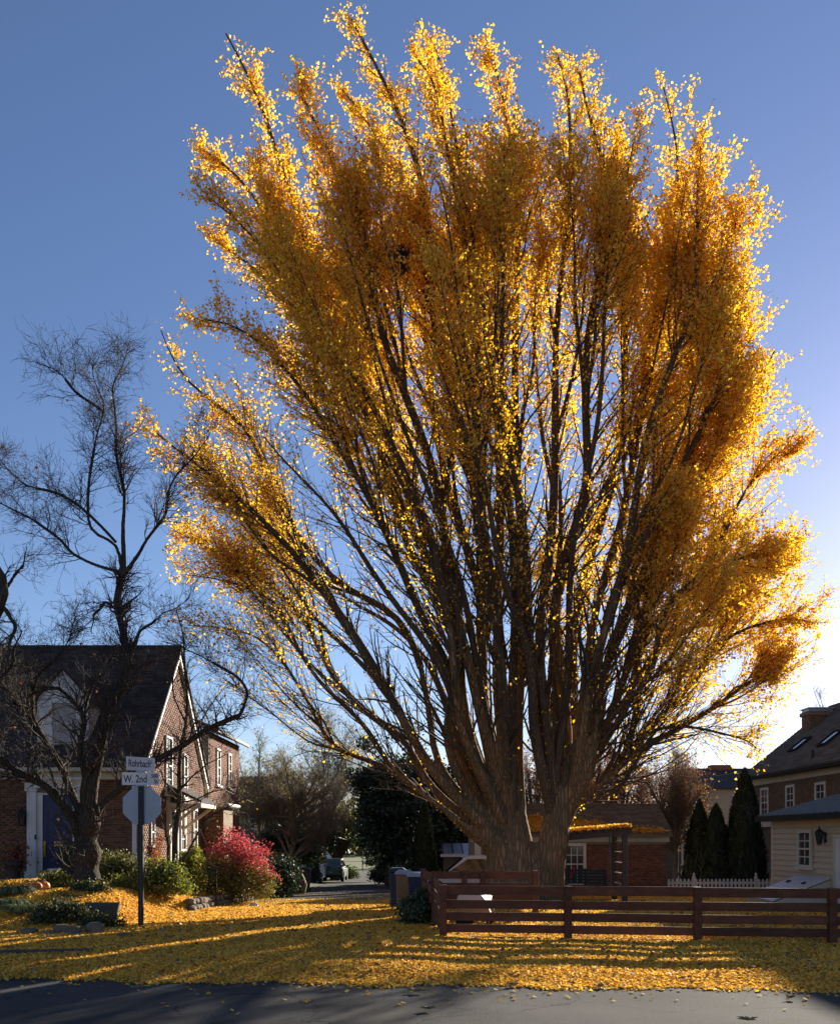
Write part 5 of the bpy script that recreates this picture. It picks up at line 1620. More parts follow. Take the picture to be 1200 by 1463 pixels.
# (pixel path from the fork outward, depth offset of the tip, base radius m, leaf density, where leaves begin)
LIMBS = [
 ([(715, 1225), (655, 1165), (590, 1118), (520, 1068), (450, 987), (367, 925), (300, 900), (262, 890)], -1.5, .26, .18, .45),
 ([(712, 1215), (650, 1150), (570, 1085), (492, 990), (400, 883), (325, 835), (262, 812)], 1.5, .27, .22, .5),
 ([(715, 1212), (650, 1130), (590, 1050), (529, 1000), (450, 917), (375, 837), (300, 779), (225, 742)], 3.0, .30, .45, .45),
 ([(716, 1205), (660, 1110), (610, 1040), (575, 1000), (492, 892), (446, 833), (408, 783), (337, 704), (280, 650), (205, 600)], -1.0, .34, .35, .5),
 ([(720, 1205), (670, 1100), (617, 1000), (562, 883), (492, 821), (425, 758), (379, 700), (337, 600), (270, 530), (228, 462)], 1.0, .38, .30, .55),
 ([(722, 1200), (672, 1080), (640, 960), (600, 860), (555, 760), (500, 660), (430, 560), (350, 490), (280, 465)], -2.5, .36, .6, .42),
 ([(725, 1200), (680, 1060), (645, 940), (600, 800), (540, 640), (470, 500), (385, 400), (290, 345)], 2.0, .36, .9, .42),
 ([(726, 1195), (690, 1050), (650, 900), (590, 720), (520, 560), (440, 430), (360, 340), (278, 285)], -2.0, .36, 1.0, .42),
 ([(728, 1195), (690, 1040), (640, 860), (585, 700), (525, 560), (465, 420), (410, 280), (360, 140), (320, 45)], .5, .42, 1.3, .42),
 ([(728, 1195), (700, 1060), (640, 900), (570, 700), (500, 520), (440, 400), (370, 290), (300, 225), (266, 203)], 1.8, .36, 1.1, .45),
 ([(730, 1195), (700, 1030), (660, 860), (610, 680), (560, 500), (520, 360), (475, 220), (432, 115)], -1.2, .42, 1.2, .42),
 ([(733, 1192), (705, 1030), (675, 850), (640, 660), (610, 460), (580, 300), (530, 190), (478, 118)], 2.4, .40, 1.1, .45),
 ([(735, 1192), (712, 1030), (690, 860), (662, 660), (630, 460), (600, 280), (555, 130), (503, 14)], 0.0, .44, 1.2, .45),
 ([(738, 1192), (722, 1030), (705, 860), (690, 660), (672, 460), (655, 280), (630, 140), (585, 72)], -2.6, .40, 1.1, .45),
 ([(740, 1190), (727, 1030), (715, 860), (705, 660), (690, 440), (670, 260), (645, 130), (617, 45)], 1.8, .42, 1.2, .45),
 ([(745, 1190), (742, 1030), (740, 860), (742, 660), (745, 440), (735, 270), (712, 150), (690, 55)], -.6, .42, 1.1, .45),
 ([(790, 1175), (776, 1060), (772, 900), (782, 720), (800, 520), (812, 330), (803, 170), (782, 58)], .8, .44, .75, .42),
 ([(795, 1172), (790, 1050), (802, 880), (828, 690), (848, 500), (862, 340), (855, 190), (836, 72)], -1.6, .42, .9, .42),
 ([(798, 1172), (802, 1050), (830, 880), (862, 700), (890, 520), (902, 380), (888, 260), (870, 150)], 2.8, .38, .9, .42),
 ([(800, 1170), (812, 1040), (850, 870), (895, 690), (935, 500), (958, 350), (960, 220), (938, 114)], .5, .42, 1.1, .42),
 ([(800, 1170), (815, 1050), (860, 880), (915, 700), (960, 520), (990, 380), (1005, 260), (1015, 178)], -2.0, .38, 1.1, .42),
 ([(802, 1168), (820, 1040), (875, 870), (930, 700), (980, 540), (1015, 410), (1050, 290)], 1.5, .38, 1.2, .38),
 ([(803, 1168), (828, 1040), (890, 880), (960, 720), (1010, 580), (1040, 460), (1054, 385)], -1.0, .36, 1.3, .36),
 ([(804, 1168), (835, 1040), (905, 890), (985, 740), (1050, 610), (1105, 495)], .6, .36, 1.3, .36),
 ([(805, 1166), (845, 1040), (930, 900), (1020, 780), (1090, 690), (1132, 635)], -1.6, .34, 1.4, .36),
 ([(806, 1165), (850, 1060), (940, 940), (1040, 850), (1110, 805), (1160, 772)], 1.2, .32, 1.1, .36),
 ([(806, 1160), (860, 1080), (950, 990), (1050, 920), (1110, 890), (1165, 885)], -.6, .30, .9, .36),
 ([(805, 1155), (870, 1090), (960, 1030), (1050, 985), (1110, 965), (1160, 935)], 1.6, .26, .8, .36),
 ([(803, 1160), (838, 1125), (872, 1098), (905, 1062), (960, 1035), (1010, 1045), (1060, 1080)], -.4, .20, .5, .45),
 ([(806, 1160), (880, 1000), (960, 880), (1030, 810), (1090, 790)], -3.5, .28, 1.5, .36),
]
_E = lambda rows: (np.array([EYE + (HZ - r_[0]) / F_PX * GYC for r_ in rows])[::-1], np.array([(r_[1] - CX) / F_PX * GYC for r_ in rows])[::-1])
ENV_R = _E([(20, 700), (50, 850), (110, 962), (180, 1020), (290, 1058), (380, 1066), (490, 1112), (640, 1140), (790, 1166), (940, 1166), (1040, 1110), (1120, 1070)])
ENV_L = _E([(20, 470), (45, 280), (200, 255), (290, 272), (350, 288), (455, 225), (600, 203), (750, 212), (850, 225), (950, 260), (1060, 420)])
def outside(p):
    xr_e = np.interp(p[..., 2], *ENV_R); xl_e = np.interp(p[..., 2], *ENV_L)
    return np.maximum(p[..., 0] - xr_e, xl_e - p[..., 0])
fork_y = GYC
polys, radii, dens, lt0 = [], [], [], []
PN = 36
for path, dy, r0, d, t0 in LIMBS:
    n_ = len(path)
    def fan(px, py):
        k_ = math.exp(-((py - 1075) / 85.0) ** 2)
        return 752 + (px - 752) * (1 + .42 * k_ * (1 if abs(px - 752) < 110 else 110 / abs(px - 752) * .6)), py
    path = [fan(*q_) for q_ in path]
    r0 = r0 * rg.uniform(.42, .62)
    pts = [P(px, py, GYC + dy * ((i / (n_ - 1)) ** .8) + 1.1 * math.sin(dy * 7.3) * min(1, i / 2) * math.exp(-max(0, i - 2))) for i, (px, py) in enumerate(path)]
    base = P(735 if path[0][0] < 770 else 787, 1240 if path[0][0] < 770 else 1225, GYC)
    pts = [base] + pts
    q = resample(pts, 121)[:119]
    q = resample(q[::2], PN)
    s_ = np.linspace(0, 1, PN)
    wob = np.stack([np.sin(s_ * rg.uniform(8, 19) + rg.uniform(0, 6)) for _ in range(3)], -1) * .20 * np.minimum(1, s_ * 3)[:, None]
    q = q + wob
    polys.append(q); radii.append(np.maximum(r0 * (1 - .93 * s_) ** .85, .012)); dens.append(d); lt0.append(t0)
n_manual = len(polys)
# every limb forks
for i in range(n_manual):
    for f_ in range(4 if i < 26 else 2):
        t0_ = rg.uniform(.40, .74)
        k0 = int(t0_ * (PN - 1))
        q0 = polys[i][k0]; tg = unit(polys[i][k0 + 1] - polys[i][k0 - 1])
        rem = np.linalg.norm(np.diff(polys[i][k0:], axis=0), axis=1).sum()
        sd_ = unit(np.cross(tg, rg.normal(size=3)))
        sd_[1] *= 1.3
        a_ = R(rg.uniform(9, 20))
        dd = tg * math.cos(a_) + sd_ * math.sin(a_)
        L_ = rem * rg.uniform(.5, .78)
        tail = unit(polys[i][-1] - q0)
        e1 = q0 + dd * L_ * .45; e2 = e1 + unit(dd * .55 + tail * .35 + np.array([0, 0, .22])) * L_ * .55
        if outside(e2) > -.55 or e2[2] > 22.3:
            L_ *= .55
            e1 = q0 + (e1 - q0) * .55; e2 = q0 + (e2 - q0) * .55
            if outside(e2) > -.4 or e2[2] > 23.5: continue
        q = resample([q0, (q0 + e1) / 2 + rg.normal(0, .08, 3), e1, (e1 + e2) / 2 + rg.normal(0, .08, 3), e2], PN)
        s_ = np.linspace(0, 1, PN)
        polys.append(q); radii.append(np.maximum(radii[i][k0] * .62 * (1 - .93 * s_) ** .95, .010)); dens.append(dens[i] * .9); lt0.append(max(.05, lt0[i] - t0_ - .1) / max(.2, 1 - t0_))
n_fork = len(polys)
# inner limbs, spread in depth
for k in range(14):
    right = rg.random() < .5
    b0 = P(735 if not right else 790, 1205 if not right else 1180, GYC)
    ang = rg.choice([-1, 1]) * rg.uniform(.35, 1.0) * math.pi / 2
    zt = rg.uniform(11.5, 22.5)
    hw = np.interp(zt, [7, 12, 19, 26], [8.5, 9, 7.4, 4.5]) * rg.uniform(.45, .95)
    cxx = np.interp(zt, [7, 19, 26], [2.6, 1.6, .9])
    tip = np.array([cxx + hw * math.cos(ang) * rg.choice([-1, 1]), GYC + .82 * hw * math.sin(ang), zt])
    mid = b0 * .5 + tip * .5; mid[2] += rg.uniform(.2, 1.6); mid[:2] = b0[:2] * .58 + tip[:2] * .42
    q1 = b0 * .78 + tip * .22; q1[:2] = b0[:2] * .84 + tip[:2] * .16
    q = resample([b0 - np.array([0, 0, .6]), b0, q1, mid, tip], PN)
    s_ = np.linspace(0, 1, PN)
    q = q + np.stack([np.sin(s_ * rg.uniform(9, 17) + rg.uniform(0, 6)) for _ in range(3)], -1) * .12 * np.minimum(1, s_ * 3)[:, None]
    polys.append(q); radii.append(np.maximum(rg.uniform(.13, .22) * (1 - .94 * s_) ** .92, .012))
    dens.append((.25 if tip[0] < -1 and zt < 14 else .85) * rg.uniform(.6, 1.1)); lt0.append(.45)
polys = np.array(polys); radii = np.array(radii); dens = np.minimum(np.array(dens), 1.15); lt0 = np.array(lt0)
# trunk: two fused stems plus limb bases, remeshed into one skin
tp = []
def stem(path, rads):
    q = resample(path, 24); r_ = np.interp(np.linspace(0, 1, 24), np.linspace(0, 1, len(rads)), rads)
    tp.append(tubes(*capped(q[None], r_[None]), 18))
zb = gzb
stem([P(722, 1305, GYC - .1), P(722, 1285, GYC - .1), P(722, 1245, GYC), P(715, 1212, GYC), P(690, 1185, GYC)], [.85, .70, .58, .48, .3])
stem([P(735, 1305, GYC), P(736, 1280, GYC), P(738, 1240, GYC), P(738, 1195, GYC), P(738, 1160, GYC)], [.8, .66, .58, .46, .28])
stem([P(782, 1305, GYC + .1), P(782, 1280, GYC + .1), P(784, 1240, GYC + .1), P(792, 1195, GYC), P(796, 1155, GYC), P(800, 1120, GYC)], [.66, .54, .48, .45, .38, .24])
stem([P(757, 1305, GYC - .15), P(758, 1270, GYC - .1), P(760, 1232, GYC), P(762, 1208, GYC)], [.62, .5, .4, .22])
stem([P(700, 1305, GYC - .3), P(707, 1268, GYC - .15), P(716, 1235, GYC)], [.5, .42, .35])
for i in range(n_manual):
    k = np.searchsorted(np.linspace(0, 1, PN), .42)
    tp.append(tubes(*capped(polys[i:i + 1, :k], np.maximum(radii[i:i + 1, :k] * np.linspace(1.06, .8, k)[None], .07)), 12))
Vt, Ft = merge(tp)
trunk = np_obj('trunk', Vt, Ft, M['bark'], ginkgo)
rm = trunk.modifiers.new('remesh', 'REMESH'); rm.mode = 'VOXEL'; rm.voxel_size = .06; rm.use_smooth_shade = True
sm = trunk.modifiers.new('smooth', 'SMOOTH'); sm.iterations = 3; sm.factor = .5
for i in range(n_manual):
    V, F = tubes(polys[i:i + 1, 12:], radii[i:i + 1, 12:], 8)
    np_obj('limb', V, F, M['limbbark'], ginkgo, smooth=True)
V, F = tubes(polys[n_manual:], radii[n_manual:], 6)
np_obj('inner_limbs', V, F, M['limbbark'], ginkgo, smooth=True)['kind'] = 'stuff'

# secondary branches
NL = len(polys)
per = np.where(np.arange(NL) < n_manual, 72, 34)
idx = np.repeat(np.arange(NL), per)
t = np.where(rg.random(len(idx)) < .68, 1 - rg.random(len(idx)) ** 1.1 * .80, rg.uniform(.72, 1, len(idx)))
p, d, r_ = offshoots(polys, radii, idx, t, R(18), R(48), rg)
# lean outwards from the trunk axis
ax = np.stack([p[:, 0] - gx0, p[:, 1] - GYC, np.zeros(len(p))], -1)
d = unit(d + unit(ax) * .22 + np.array([0, 0, .10]))
ln = (.8 + 2.7 * (1 - t) ** .5 * rg.uniform(.4, 1.1, len(t))) * rg.uniform(.7, 1.15, len(t)) * (1 - .28 * sstep(19, 23, p[:, 2]))
P2, R2 = branch(p, d, ln, np.clip(r_ * .34, .009, .05), 7, rg, wob=.10, up=.05, rtip=.3)
ok2 = (outside(P2[:, -1]) < .12) & (outside(P2[:, 3]) < .1)
P2, R2, idx, t, ln, p = P2[ok2], R2[ok2], idx[ok2], t[ok2], ln[ok2], p[ok2]
V2, F2 = tubes(P2, R2, 4)
# tertiary
per3 = 6
idx3 = np.repeat(np.arange(len(P2)), per3)
t3 = rg.uniform(.15, 1, len(idx3))
p3, d3, r3 = offshoots(P2, R2, idx3, t3, R(25), R(70), rg)
l3 = rg.uniform(.22, .8, len(idx3)) * (.6 + .5 * (ln[idx3] / 2))
P3, R3 = branch(p3, d3, l3, np.clip(r3 * .5, .005, .014), 4, rg, wob=.12, up=.06, rtip=.4)
V3, F3 = tubes(P3, R3, 3)
V, F = merge([(V2, F2), (V3, F3)])
np_obj('twigs', V, F, M['twig'], ginkgo)['kind'] = 'stuff'
# leaves
w2 = dens[idx] * np.clip((t - lt0[idx] + .24) / .30, .10, 1) * (1 + .8 * t ** 6) * rg.lognormal(0, .3, len(idx))
# retention in the crown: fuller at the top and on the right flank, thin in the low left
ctr = P2[:, 3]
keep = np.clip(.80 + .12 * sstep(8, 17, ctr[:, 2]) + .40 * sstep(3.5, 8, ctr[:, 0]), .2, 1.2)
keep = keep * (1 - .6 * sstep(2.0, 5.0, ctr[:, 0]) * (1 - sstep(5.5, 9.5, ctr[:, 0])) * (1 - sstep(6, 10, ctr[:, 2])))
lowleft = sstep(3.0, -1.5, ctr[:, 0]) * (1 - sstep(9.5, 15.0, ctr[:, 2]))
keep = keep * (1 - .40 * lowleft) * (.25 + .75 * sstep(4.6, 8.0, ctr[:, 2]))
core = np.exp(-(((ctr[:, 0] - 2.6) / 2.6) ** 2 + ((ctr[:, 2] - 6.5) / 4.2) ** 2))
keep = keep * (1 - .28 * core)
# a full tuft low on the left flank, where leaves still hang thickly
tuft = np.exp(-(((ctr[:, 0] + 7.0) / 1.5) ** 2 + ((ctr[:, 2] - 11.8) / 2.2) ** 2))
w2 = w2 * keep + 1.1 * tuft * rg.random(len(idx))
w3 = w2[idx3] * l3 * rg.lognormal(0, .4, len(idx3))
NLEAF = 385000
lam = w3 / w3.sum() * NLEAF * .8
lam = np.minimum(lam * 1.45, 11.5 * (l3 / .45))
print('leaf mean', lam.mean(), (lam >= 13.9 * (l3 / .45)).mean())
cnt = rg.poisson(lam)
ii = np.repeat(np.arange(len(cnt)), cnt)
pp, _, _ = sample_on(P3, R3, ii, rg.random(len(ii)))
cnt2 = rg.poisson(w2 * ln / (w2 * ln).sum() * NLEAF * .2)
jj = np.repeat(np.arange(len(cnt2)), cnt2)
pq, _, _ = sample_on(P2, R2, jj, rg.uniform(.1, 1, len(jj)))
lp = np.concatenate([pp, pq]); lp = lp + rg.normal(0, .055, lp.shape) + np.array([0, 0, -.03])
# spur leaves along the bare limbs
si = rg.integers(0, NL, 9000); st = rg.uniform(.1, .6, 9000)
ps, _, rs = sample_on(polys, radii, si, st)
ps = ps + unit(rg.normal(size=ps.shape)) * (rs[:, None] + .06) + rg.normal(0, .05, ps.shape)
lp = np.concatenate([lp, ps])
# leaves crowding the leading shoots
si = rg.integers(0, n_fork, 24000); st = 1 - rg.random(24000) ** 1.4 * .30
ps, _, rs = sample_on(polys, radii, si, st)
wd_ = .12 + .42 * (1 - st)
ps = ps + rg.normal(size=ps.shape) * wd_[:, None]
lp = np.concatenate([lp, ps[(rg.random(len(ps)) < dens[si]) & (outside(ps) < .1)]])
V, F = leaf_quads(lp, rg.uniform(.06, .10, len(lp)), rg)
np_obj('crown', V, F, M['ginkgo'], ginkgo)['kind'] = 'stuff'
print('ginkgo leaves', len(lp))
# squirrel nest
c = P(572, 370, GYC - 1.0)
nst = c + rg.normal(size=(900, 3)) * np.array([.10, .10, .17])
V, F = leaf_quads(nst, rg.uniform(.06, .12, 900), rg)
tag(np_obj('squirrel_nest', V, F, M['twig']), 'dark ball of dead leaves, a squirrel nest high among the golden limbs', 'nest')

# =================================================================== bare tree, left front
def pathtree(name, label, Yc, limbs, base, mbark, mtwig, rg, per2=26, l2=1.6, per3=6, l3=.7, per4=0, leaves=None, nleaf=0, lsize=.08, group=None, up2=.03, t2=.25, wob2=.16, ang=(30, 75), remesh=.035, thick=1):
    bx, by, bz = base
    t_ = thing(name, label, 'tree', (bx, by, bz), group)
    polys, rad = [], []
    for path, dy, r0, r1 in limbs:
        n_ = len(path)
        pts = [P(px, py, Yc + dy * (i / (n_ - 1))) for i, (px, py) in enumerate(path)]
        q = resample(pts, 24)
        s_ = np.linspace(0, 1, 24)
        q = q + np.stack([np.sin(s_ * rg.uniform(10, 22) + rg.uniform(0, 6)) for _ in range(3)], -1) * min(.05, r0 * .35) * np.minimum(1, s_ * 4)[:, None]
        polys.append(q); rad.append(r0 + (r1 - r0) * s_ ** .8)
    polys = np.array(polys); rad = np.array(rad)
    if thick != 1: rad[1:] = rad[1:] * thick
    nk = 15 if remesh else 24
    V, F = tubes(*capped(polys[:, :nk], np.maximum(rad[:, :nk], remesh * 1.2 if remesh else 0)), 12)
    tk = np_obj('trunk', V, F, mbark, t_)
    if remesh:
        rm = tk.modifiers.new('remesh', 'REMESH'); rm.mode = 'VOXEL'; rm.voxel_size = remesh; rm.use_smooth_shade = True
        sm = tk.modifiers.new('smooth', 'SMOOTH'); sm.iterations = 2
        V, F = tubes(polys[:, 8:], rad[:, 8:] * .96, 8)
        np_obj('limbs', V, F, mbark, t_, smooth=True)
    lens = np.linalg.norm(np.diff(polys, axis=1), axis=2).sum(1)
    cnt = np.maximum(3, (per2 * lens / lens.mean())).astype(int)
    idx = np.repeat(np.arange(len(polys)), cnt)
    tt = rg.uniform(t2, 1, len(idx))
    p, d, r_ = offshoots(polys, rad, idx, tt, R(ang[0]), R(ang[1]), rg)
    d = unit(d + np.array([0, 0, .25]))
    ln = l2 * rg.uniform(.35, 1.2, len(idx)) * (1.15 - .65 * tt)
    P2, R2 = branch(p, d, ln, np.clip(r_ * .4, .008, .035), 8, rg, wob=wob2, up=up2, rtip=.25)
    parts = [tubes(P2, R2, 4)]
    idx3 = np.repeat(np.arange(len(P2)), per3)
    p3, d3, r3 = offshoots(P2, R2, idx3, rg.uniform(.15, 1, len(idx3)), R(25), R(65), rg)
    ln3 = l3 * rg.uniform(.3, 1.2, len(idx3))
    P3, R3 = branch(p3, d3, ln3, np.clip(r3 * .55, .0045, .012), 5, rg, wob=.16, up=up2, rtip=.5)
    parts.append(tubes(P3, R3, 3))
    PL, RL = P3, R3
    if per4:
        idx4 = np.repeat(np.arange(len(P3)), per4)
        p4, d4, r4 = offshoots(P3, R3, idx4, rg.uniform(.2, 1, len(idx4)), R(25), R(60), rg)
        P4, R4 = branch(p4, d4, l3 * .5 * rg.uniform(.3, 1.1, len(idx4)), np.full(len(idx4), .0042), 3, rg, wob=.15, up=up2, rtip=.7)
        parts.append(tubes(P4, R4, 3)); PL, RL = P4, R4
    V, F = merge(parts)
    np_obj('twigs', V, F, mtwig, t_)['kind'] = 'stuff'
    if leaves is not None:
        ii = rg.integers(0, len(PL), nleaf)
        q, _, _ = sample_on(PL, RL, ii, rg.random(nleaf))
        V, F = leaf_quads(q + rg.normal(0, lsize * .6, q.shape), rg.uniform(.6, 1.2, nleaf) * lsize, rg)
        np_obj('crown', V, F, leaves, t_)['kind'] = 'stuff'
    return t_

BY = 22.0
rgb = np.random.default_rng(21)
b0 = P(125, 1272, BY)
bare = [
 ([(124, 1290), (125, 1255), (125, 1215), (126, 1180), (128, 1160)], 0, .34, .26),
 ([(118, 1215), (100, 1165), (70, 1130), (35, 1108), (5, 1085), (-40, 1062), (-90, 1050)], -.8, .17, .07),
 ([(122, 1185), (98, 1120), (62, 1052), (32, 1015), (8, 985), (-8, 930), (-20, 880)], .6, .15, .06),
 ([(125, 1175), (118, 1110), (118, 1045), (113, 1008), (84, 985), (54, 992), (40, 1000)], -.5, .15, .045),
 ([(128, 1180), (138, 1100), (148, 1030), (152, 1012), (176, 985), (186, 945), (176, 902), (163, 868), (170, 835), (178, 815)], .5, .19, .12),
 ([(176, 825), (177, 770), (175, 700), (166, 630), (162, 560), (172, 530), (182, 490)], 1.0, .095, .014),
 ([(175, 822), (165, 780), (132, 755), (126, 700), (136, 630), (150, 580), (134, 540), (130, 515)], -.6, .07, .012),
 ([(174, 818), (140, 808), (105, 792), (85, 770), (50, 745), (8, 722), (-30, 700)], .9, .07, .014),
 ([(177, 822), (205, 780), (232, 740), (245, 695), (268, 660), (300, 625)], -.9, .08, .014),
 ([(166, 775), (125, 733), (85, 705), (30, 690), (-10, 640)], 1.6, .06, .015),
 ([(150, 590), (110, 560), (80, 530), (50, 515)], -1.0, .04, .01),
 ([(130, 1190), (150, 1145), (185, 1112), (235, 1082), (285, 1046), (320, 1034), (343, 1026)], -.3, .13, .085),
 ([(338, 1030), (350, 1005), (353, 985), (325, 958), (290, 940), (260, 925), (235, 918)], -.5, .045, .012),
 ([(163, 868), (150, 862), (135, 880), (130, 905)], -.7, .05, .015),
 ([(186, 945), (200, 905), (230, 880), (265, 860)], .8, .045, .012),
 ([(60, 1050), (45, 1010), (60, 960), (90, 930), (110, 880)], -1.0, .06, .012),
 ([(118, 1045), (128, 990), (150, 960), (165, 930)], 1.2, .05, .012),
]
for k, (path, dy, a, b) in enumerate(bare):
    pass
pathtree('bare_tree', 'dark leafless twisting tree in front of the blue door and dormer', BY, bare, (b0[0], BY, gz1(b0[0], BY)), M['darkbark'], M['darktwig'], rgb, per2=38, l2=1.25, per3=8, l3=.55, per4=2, up2=.04, thick=.74, leaves=M['russet'], nleaf=60, lsize=.09)
# second tree mostly outside the left edge
side = [
 ([(-60, 1300), (-62, 1180), (-50, 1050), (-30, 950), (-12, 890), (4, 868), (8, 838), (-5, 815), (-20, 790)], 0, .30, .10),
 ([(4, 868), (15, 880), (20, 900), (12, 930), (8, 960)], -.6, .06, .02),
 ([(5, 845), (20, 825), (35, 800), (38, 780)], .6, .035, .01),
 ([(-45, 1010), (-20, 990), (10, 960), (30, 900)], .8, .06, .015),
]
pathtree('bare_tree', 'bare tree whose knobbly limb just enters at the left edge above the roof', 20.0, side, (X_(-60, 20), 20, gz1(X_(-60, 20), 20)), M['darkbark'], M['darktwig'], np.random.default_rng(8), per2=16, l2=1.1, per3=6, l3=.5, per4=2)
# thin multi-stem tree by the gable
thin = [
 ([(250, 1262), (250, 1230), (252, 1180), (257, 1110), (262, 1045), (268, 985), (264, 940), (258, 900), (252, 870)], 0, .10, .012),
 ([(248, 1250), (241, 1225), (237, 1190), (230, 1165), (226, 1155)], -.5, .045, .02),
 ([(252, 1250), (275, 1205), (296, 1170), (325, 1155), (350, 1142), (378, 1135)], -.8, .045, .01),
 ([(255, 1140), (238, 1120), (228, 1100), (222, 1090)], .6, .035, .01),
 ([(256, 1130), (275, 1110), (300, 1090), (325, 1078)], -.7, .035, .008),
 ([(260, 1065), (280, 1045), (300, 1010), (318, 985)], .7, .03, .008),
 ([(264, 1030), (250, 1000), (245, 960), (240, 930)], -.8, .03, .008),
 ([(254, 1148), (280, 1142), (310, 1130), (345, 1125)], .9, .03, .008),
]
pathtree('thin_bare_tree', 'slender leafless tree with several stems beside the lit brick gable', 24.6, thin, (X_(250, 24.6), 24.6, gz1(X_(250, 24.6), 24.6)), M['darkbark'], M['darktwig'], np.random.default_rng(9), per2=16, l2=1.0, per3=6, l3=.45, per4=0, leaves=M['olive'], nleaf=260, lsize=.07, remesh=.02)

# =================================================================== shrubs
def shrub(name, label, cat, c, rx, ry, rz, n, ls, m, nclump=60, stems=8, group=None, seed=0, low=0.0, m2=None, frac2=0, sig=.16, flat=0):
    rg = np.random.default_rng(seed)
    c = np.asarray(c, float)
    t = thing(name, label, cat, c, group)
    d = unit(rg.normal(size=(nclump, 3))); d[:, 2] = np.abs(d[:, 2]) * .95 + .02 - low
    rr = rg.random(nclump) ** .35
    cc = c + np.array([0, 0, rz * .12]) + d * rr[:, None] * np.array([rx, ry, rz]) * rg.uniform(.8, 1.12, (nclump, 1))
    k = rg.integers(0, nclump, n)
    pts = cc[k] + rg.normal(0, sig, (n, 3)) * np.array([1, 1, .9]) * min(rx, rz)
    pts = pts[pts[:, 2] > c[2] - .02]
    if m2 is not None:
        sel = m2[1](pts, c)
        V, F = leaf_quads(pts[~sel], rg.uniform(.7, 1.2, (~sel).sum()) * ls, rg, flat=flat); np_obj('foliage', V, F, m, t)['kind'] = 'stuff'
        V, F = leaf_quads(pts[sel], rg.uniform(.7, 1.2, sel.sum()) * ls, rg, flat=flat); np_obj('foliage', V, F, m2[0], t)['kind'] = 'stuff'
    else:
        V, F = leaf_quads(pts, rg.uniform(.7, 1.2, len(pts)) * ls, rg, flat=flat); np_obj('foliage', V, F, m, t)['kind'] = 'stuff'
    if stems:
        st = np.repeat(c[None], stems, 0) + rg.normal(0, .06, (stems, 3)) * np.array([rx, ry, 0]) * 2 - np.array([0, 0, .05])
        tg = cc[rg.integers(0, nclump, stems)]
        dd = tg - st
        B, Rr = branch(st, dd + np.array([0, 0, .2]), np.linalg.norm(dd, axis=1) * .95, np.full(stems, .022), 6, rg, wob=.07, up=.02, rtip=.4)
        V, F = tubes(B, Rr, 5); np_obj('stems', V, F, M['darktwig'], t, smooth=True)
    return t
def S(px, py, Y): 
    x = X_(px, Y); return (x, Y, gz1(x, Y))
# burning bush: red above, green low on its left
def is_red(p, c):
    f = (p[:, 0] - c[0]) / 1.5 + (p[:, 2] - c[2] - 1.3) / .5 + RNG.normal(0, .4, len(p))
    return f > 0
shrub('burning_bush', 'big rounded shrub with crimson top and green lower side beside the alley', 'shrub', S(338, 1270, 27.2), 1.2, 1.0, 1.95, 19000, .058, M['olive'], 150, 14, seed=2, m2=(M['red'], is_red), sig=.12)
shrub('yellow_shrub', 'upright yellow green shrub at the foot of the slender bare tree', 'shrub', S(272, 1262, 25.2), .38, .4, 1.15, 5000, .065, M['yellowgreen'], 60, 6, seed=3, sig=.2)
shrub('green_shrub', 'spreading mid green shrub between sign post and slender tree', 'shrub', S(233, 1280, 23.0), .62, .5, .72, 6000, .06, M['yellowgreen'], 60, 8, seed=4, sig=.2, m2=(M['green'], lambda p, c: RNG.random(len(p)) < .45))
shrub('green_shrub', 'low dull shrub in sun right of the twisted trunk', 'shrub', S(172, 1262, 24.0), .7, .5, .72, 5500, .055, M['green'], 60, 8, seed=5, sig=.2, m2=(M['olive'], lambda p, c: RNG.random(len(p)) < .5))
shrub('green_shrub', 'small yellow tinged shrub just left of the sign post', 'shrub', S(186, 1275, 22.4), .4, .4, .4, 2400, .055, M['yellowgreen'], 40, 5, seed=6, sig=.22, m2=(M['olive'], lambda p, c: RNG.random(len(p)) < .5))
shrub('green_shrub', 'small bright shrub under the parcel on the door step', 'shrub', S(85, 1262, 22.6), .5, .35, .36, 2600, .055, M['yellowgreen'], 40, 5, seed=7, sig=.22, m2=(M['olive'], lambda p, c: RNG.random(len(p)) < .5))
shrub('low_juniper', 'low dark spreading evergreen in the middle of the bed', 'shrub', S(88, 1312, 18.5), .62, .5, .30, 6000, .05, M['evergreen'], 70, 0, seed=8, sig=.3, m2=(M['olive'], lambda p, c: RNG.random(len(p)) < .3))
shrub('low_juniper', 'small low evergreen between the slab and the sign post', 'shrub', S(143, 1318, 18.2), .4, .35, .22, 2500, .05, M['evergreen'], 40, 0, seed=9, sig=.3, m2=(M['olive'], lambda p, c: RNG.random(len(p)) < .3))
shrub('low_juniper', 'low evergreen spread under the twisted trunk', 'shrub', S(132, 1290, 20.8), .5, .35, .18, 3000, .05, M['evergreen'], 60, 0, seed=10, sig=.3, m2=(M['olive'], lambda p, c: RNG.random(len(p)) < .4))
shrub('dark_hedge', 'dark shrub mass behind the red bush at the alley side', 'shrub', S(392, 1270, 32), 1.0, 1.2, 1.5, 9000, .09, M['evergreen'], 90, 6, seed=11, sig=.16)
shrub('vine_column', 'dark vine grown post between the white van and the green car', 'shrub', S(449, 1265, 57), .42, .4, 1.75, 4000, .1, M['evergreen'], 50, 4, seed=61, sig=.2)
shrub('dark_hedge', 'dark shrub under the evergreens at the right edge of the alley, farther one', 'shrub', S(552, 1265, 55), 1.0, 1.6, 1.5, 7000, .11, M['evergreen'], 70, 4, seed=62, sig=.16)
shrub('dark_hedge', 'dark shrub behind the bins at the right edge of the alley', 'shrub', S(583, 1265, 40), .8, 2.0, 1.3, 7000, .1, M['evergreen'], 70, 4, seed=63, sig=.16)
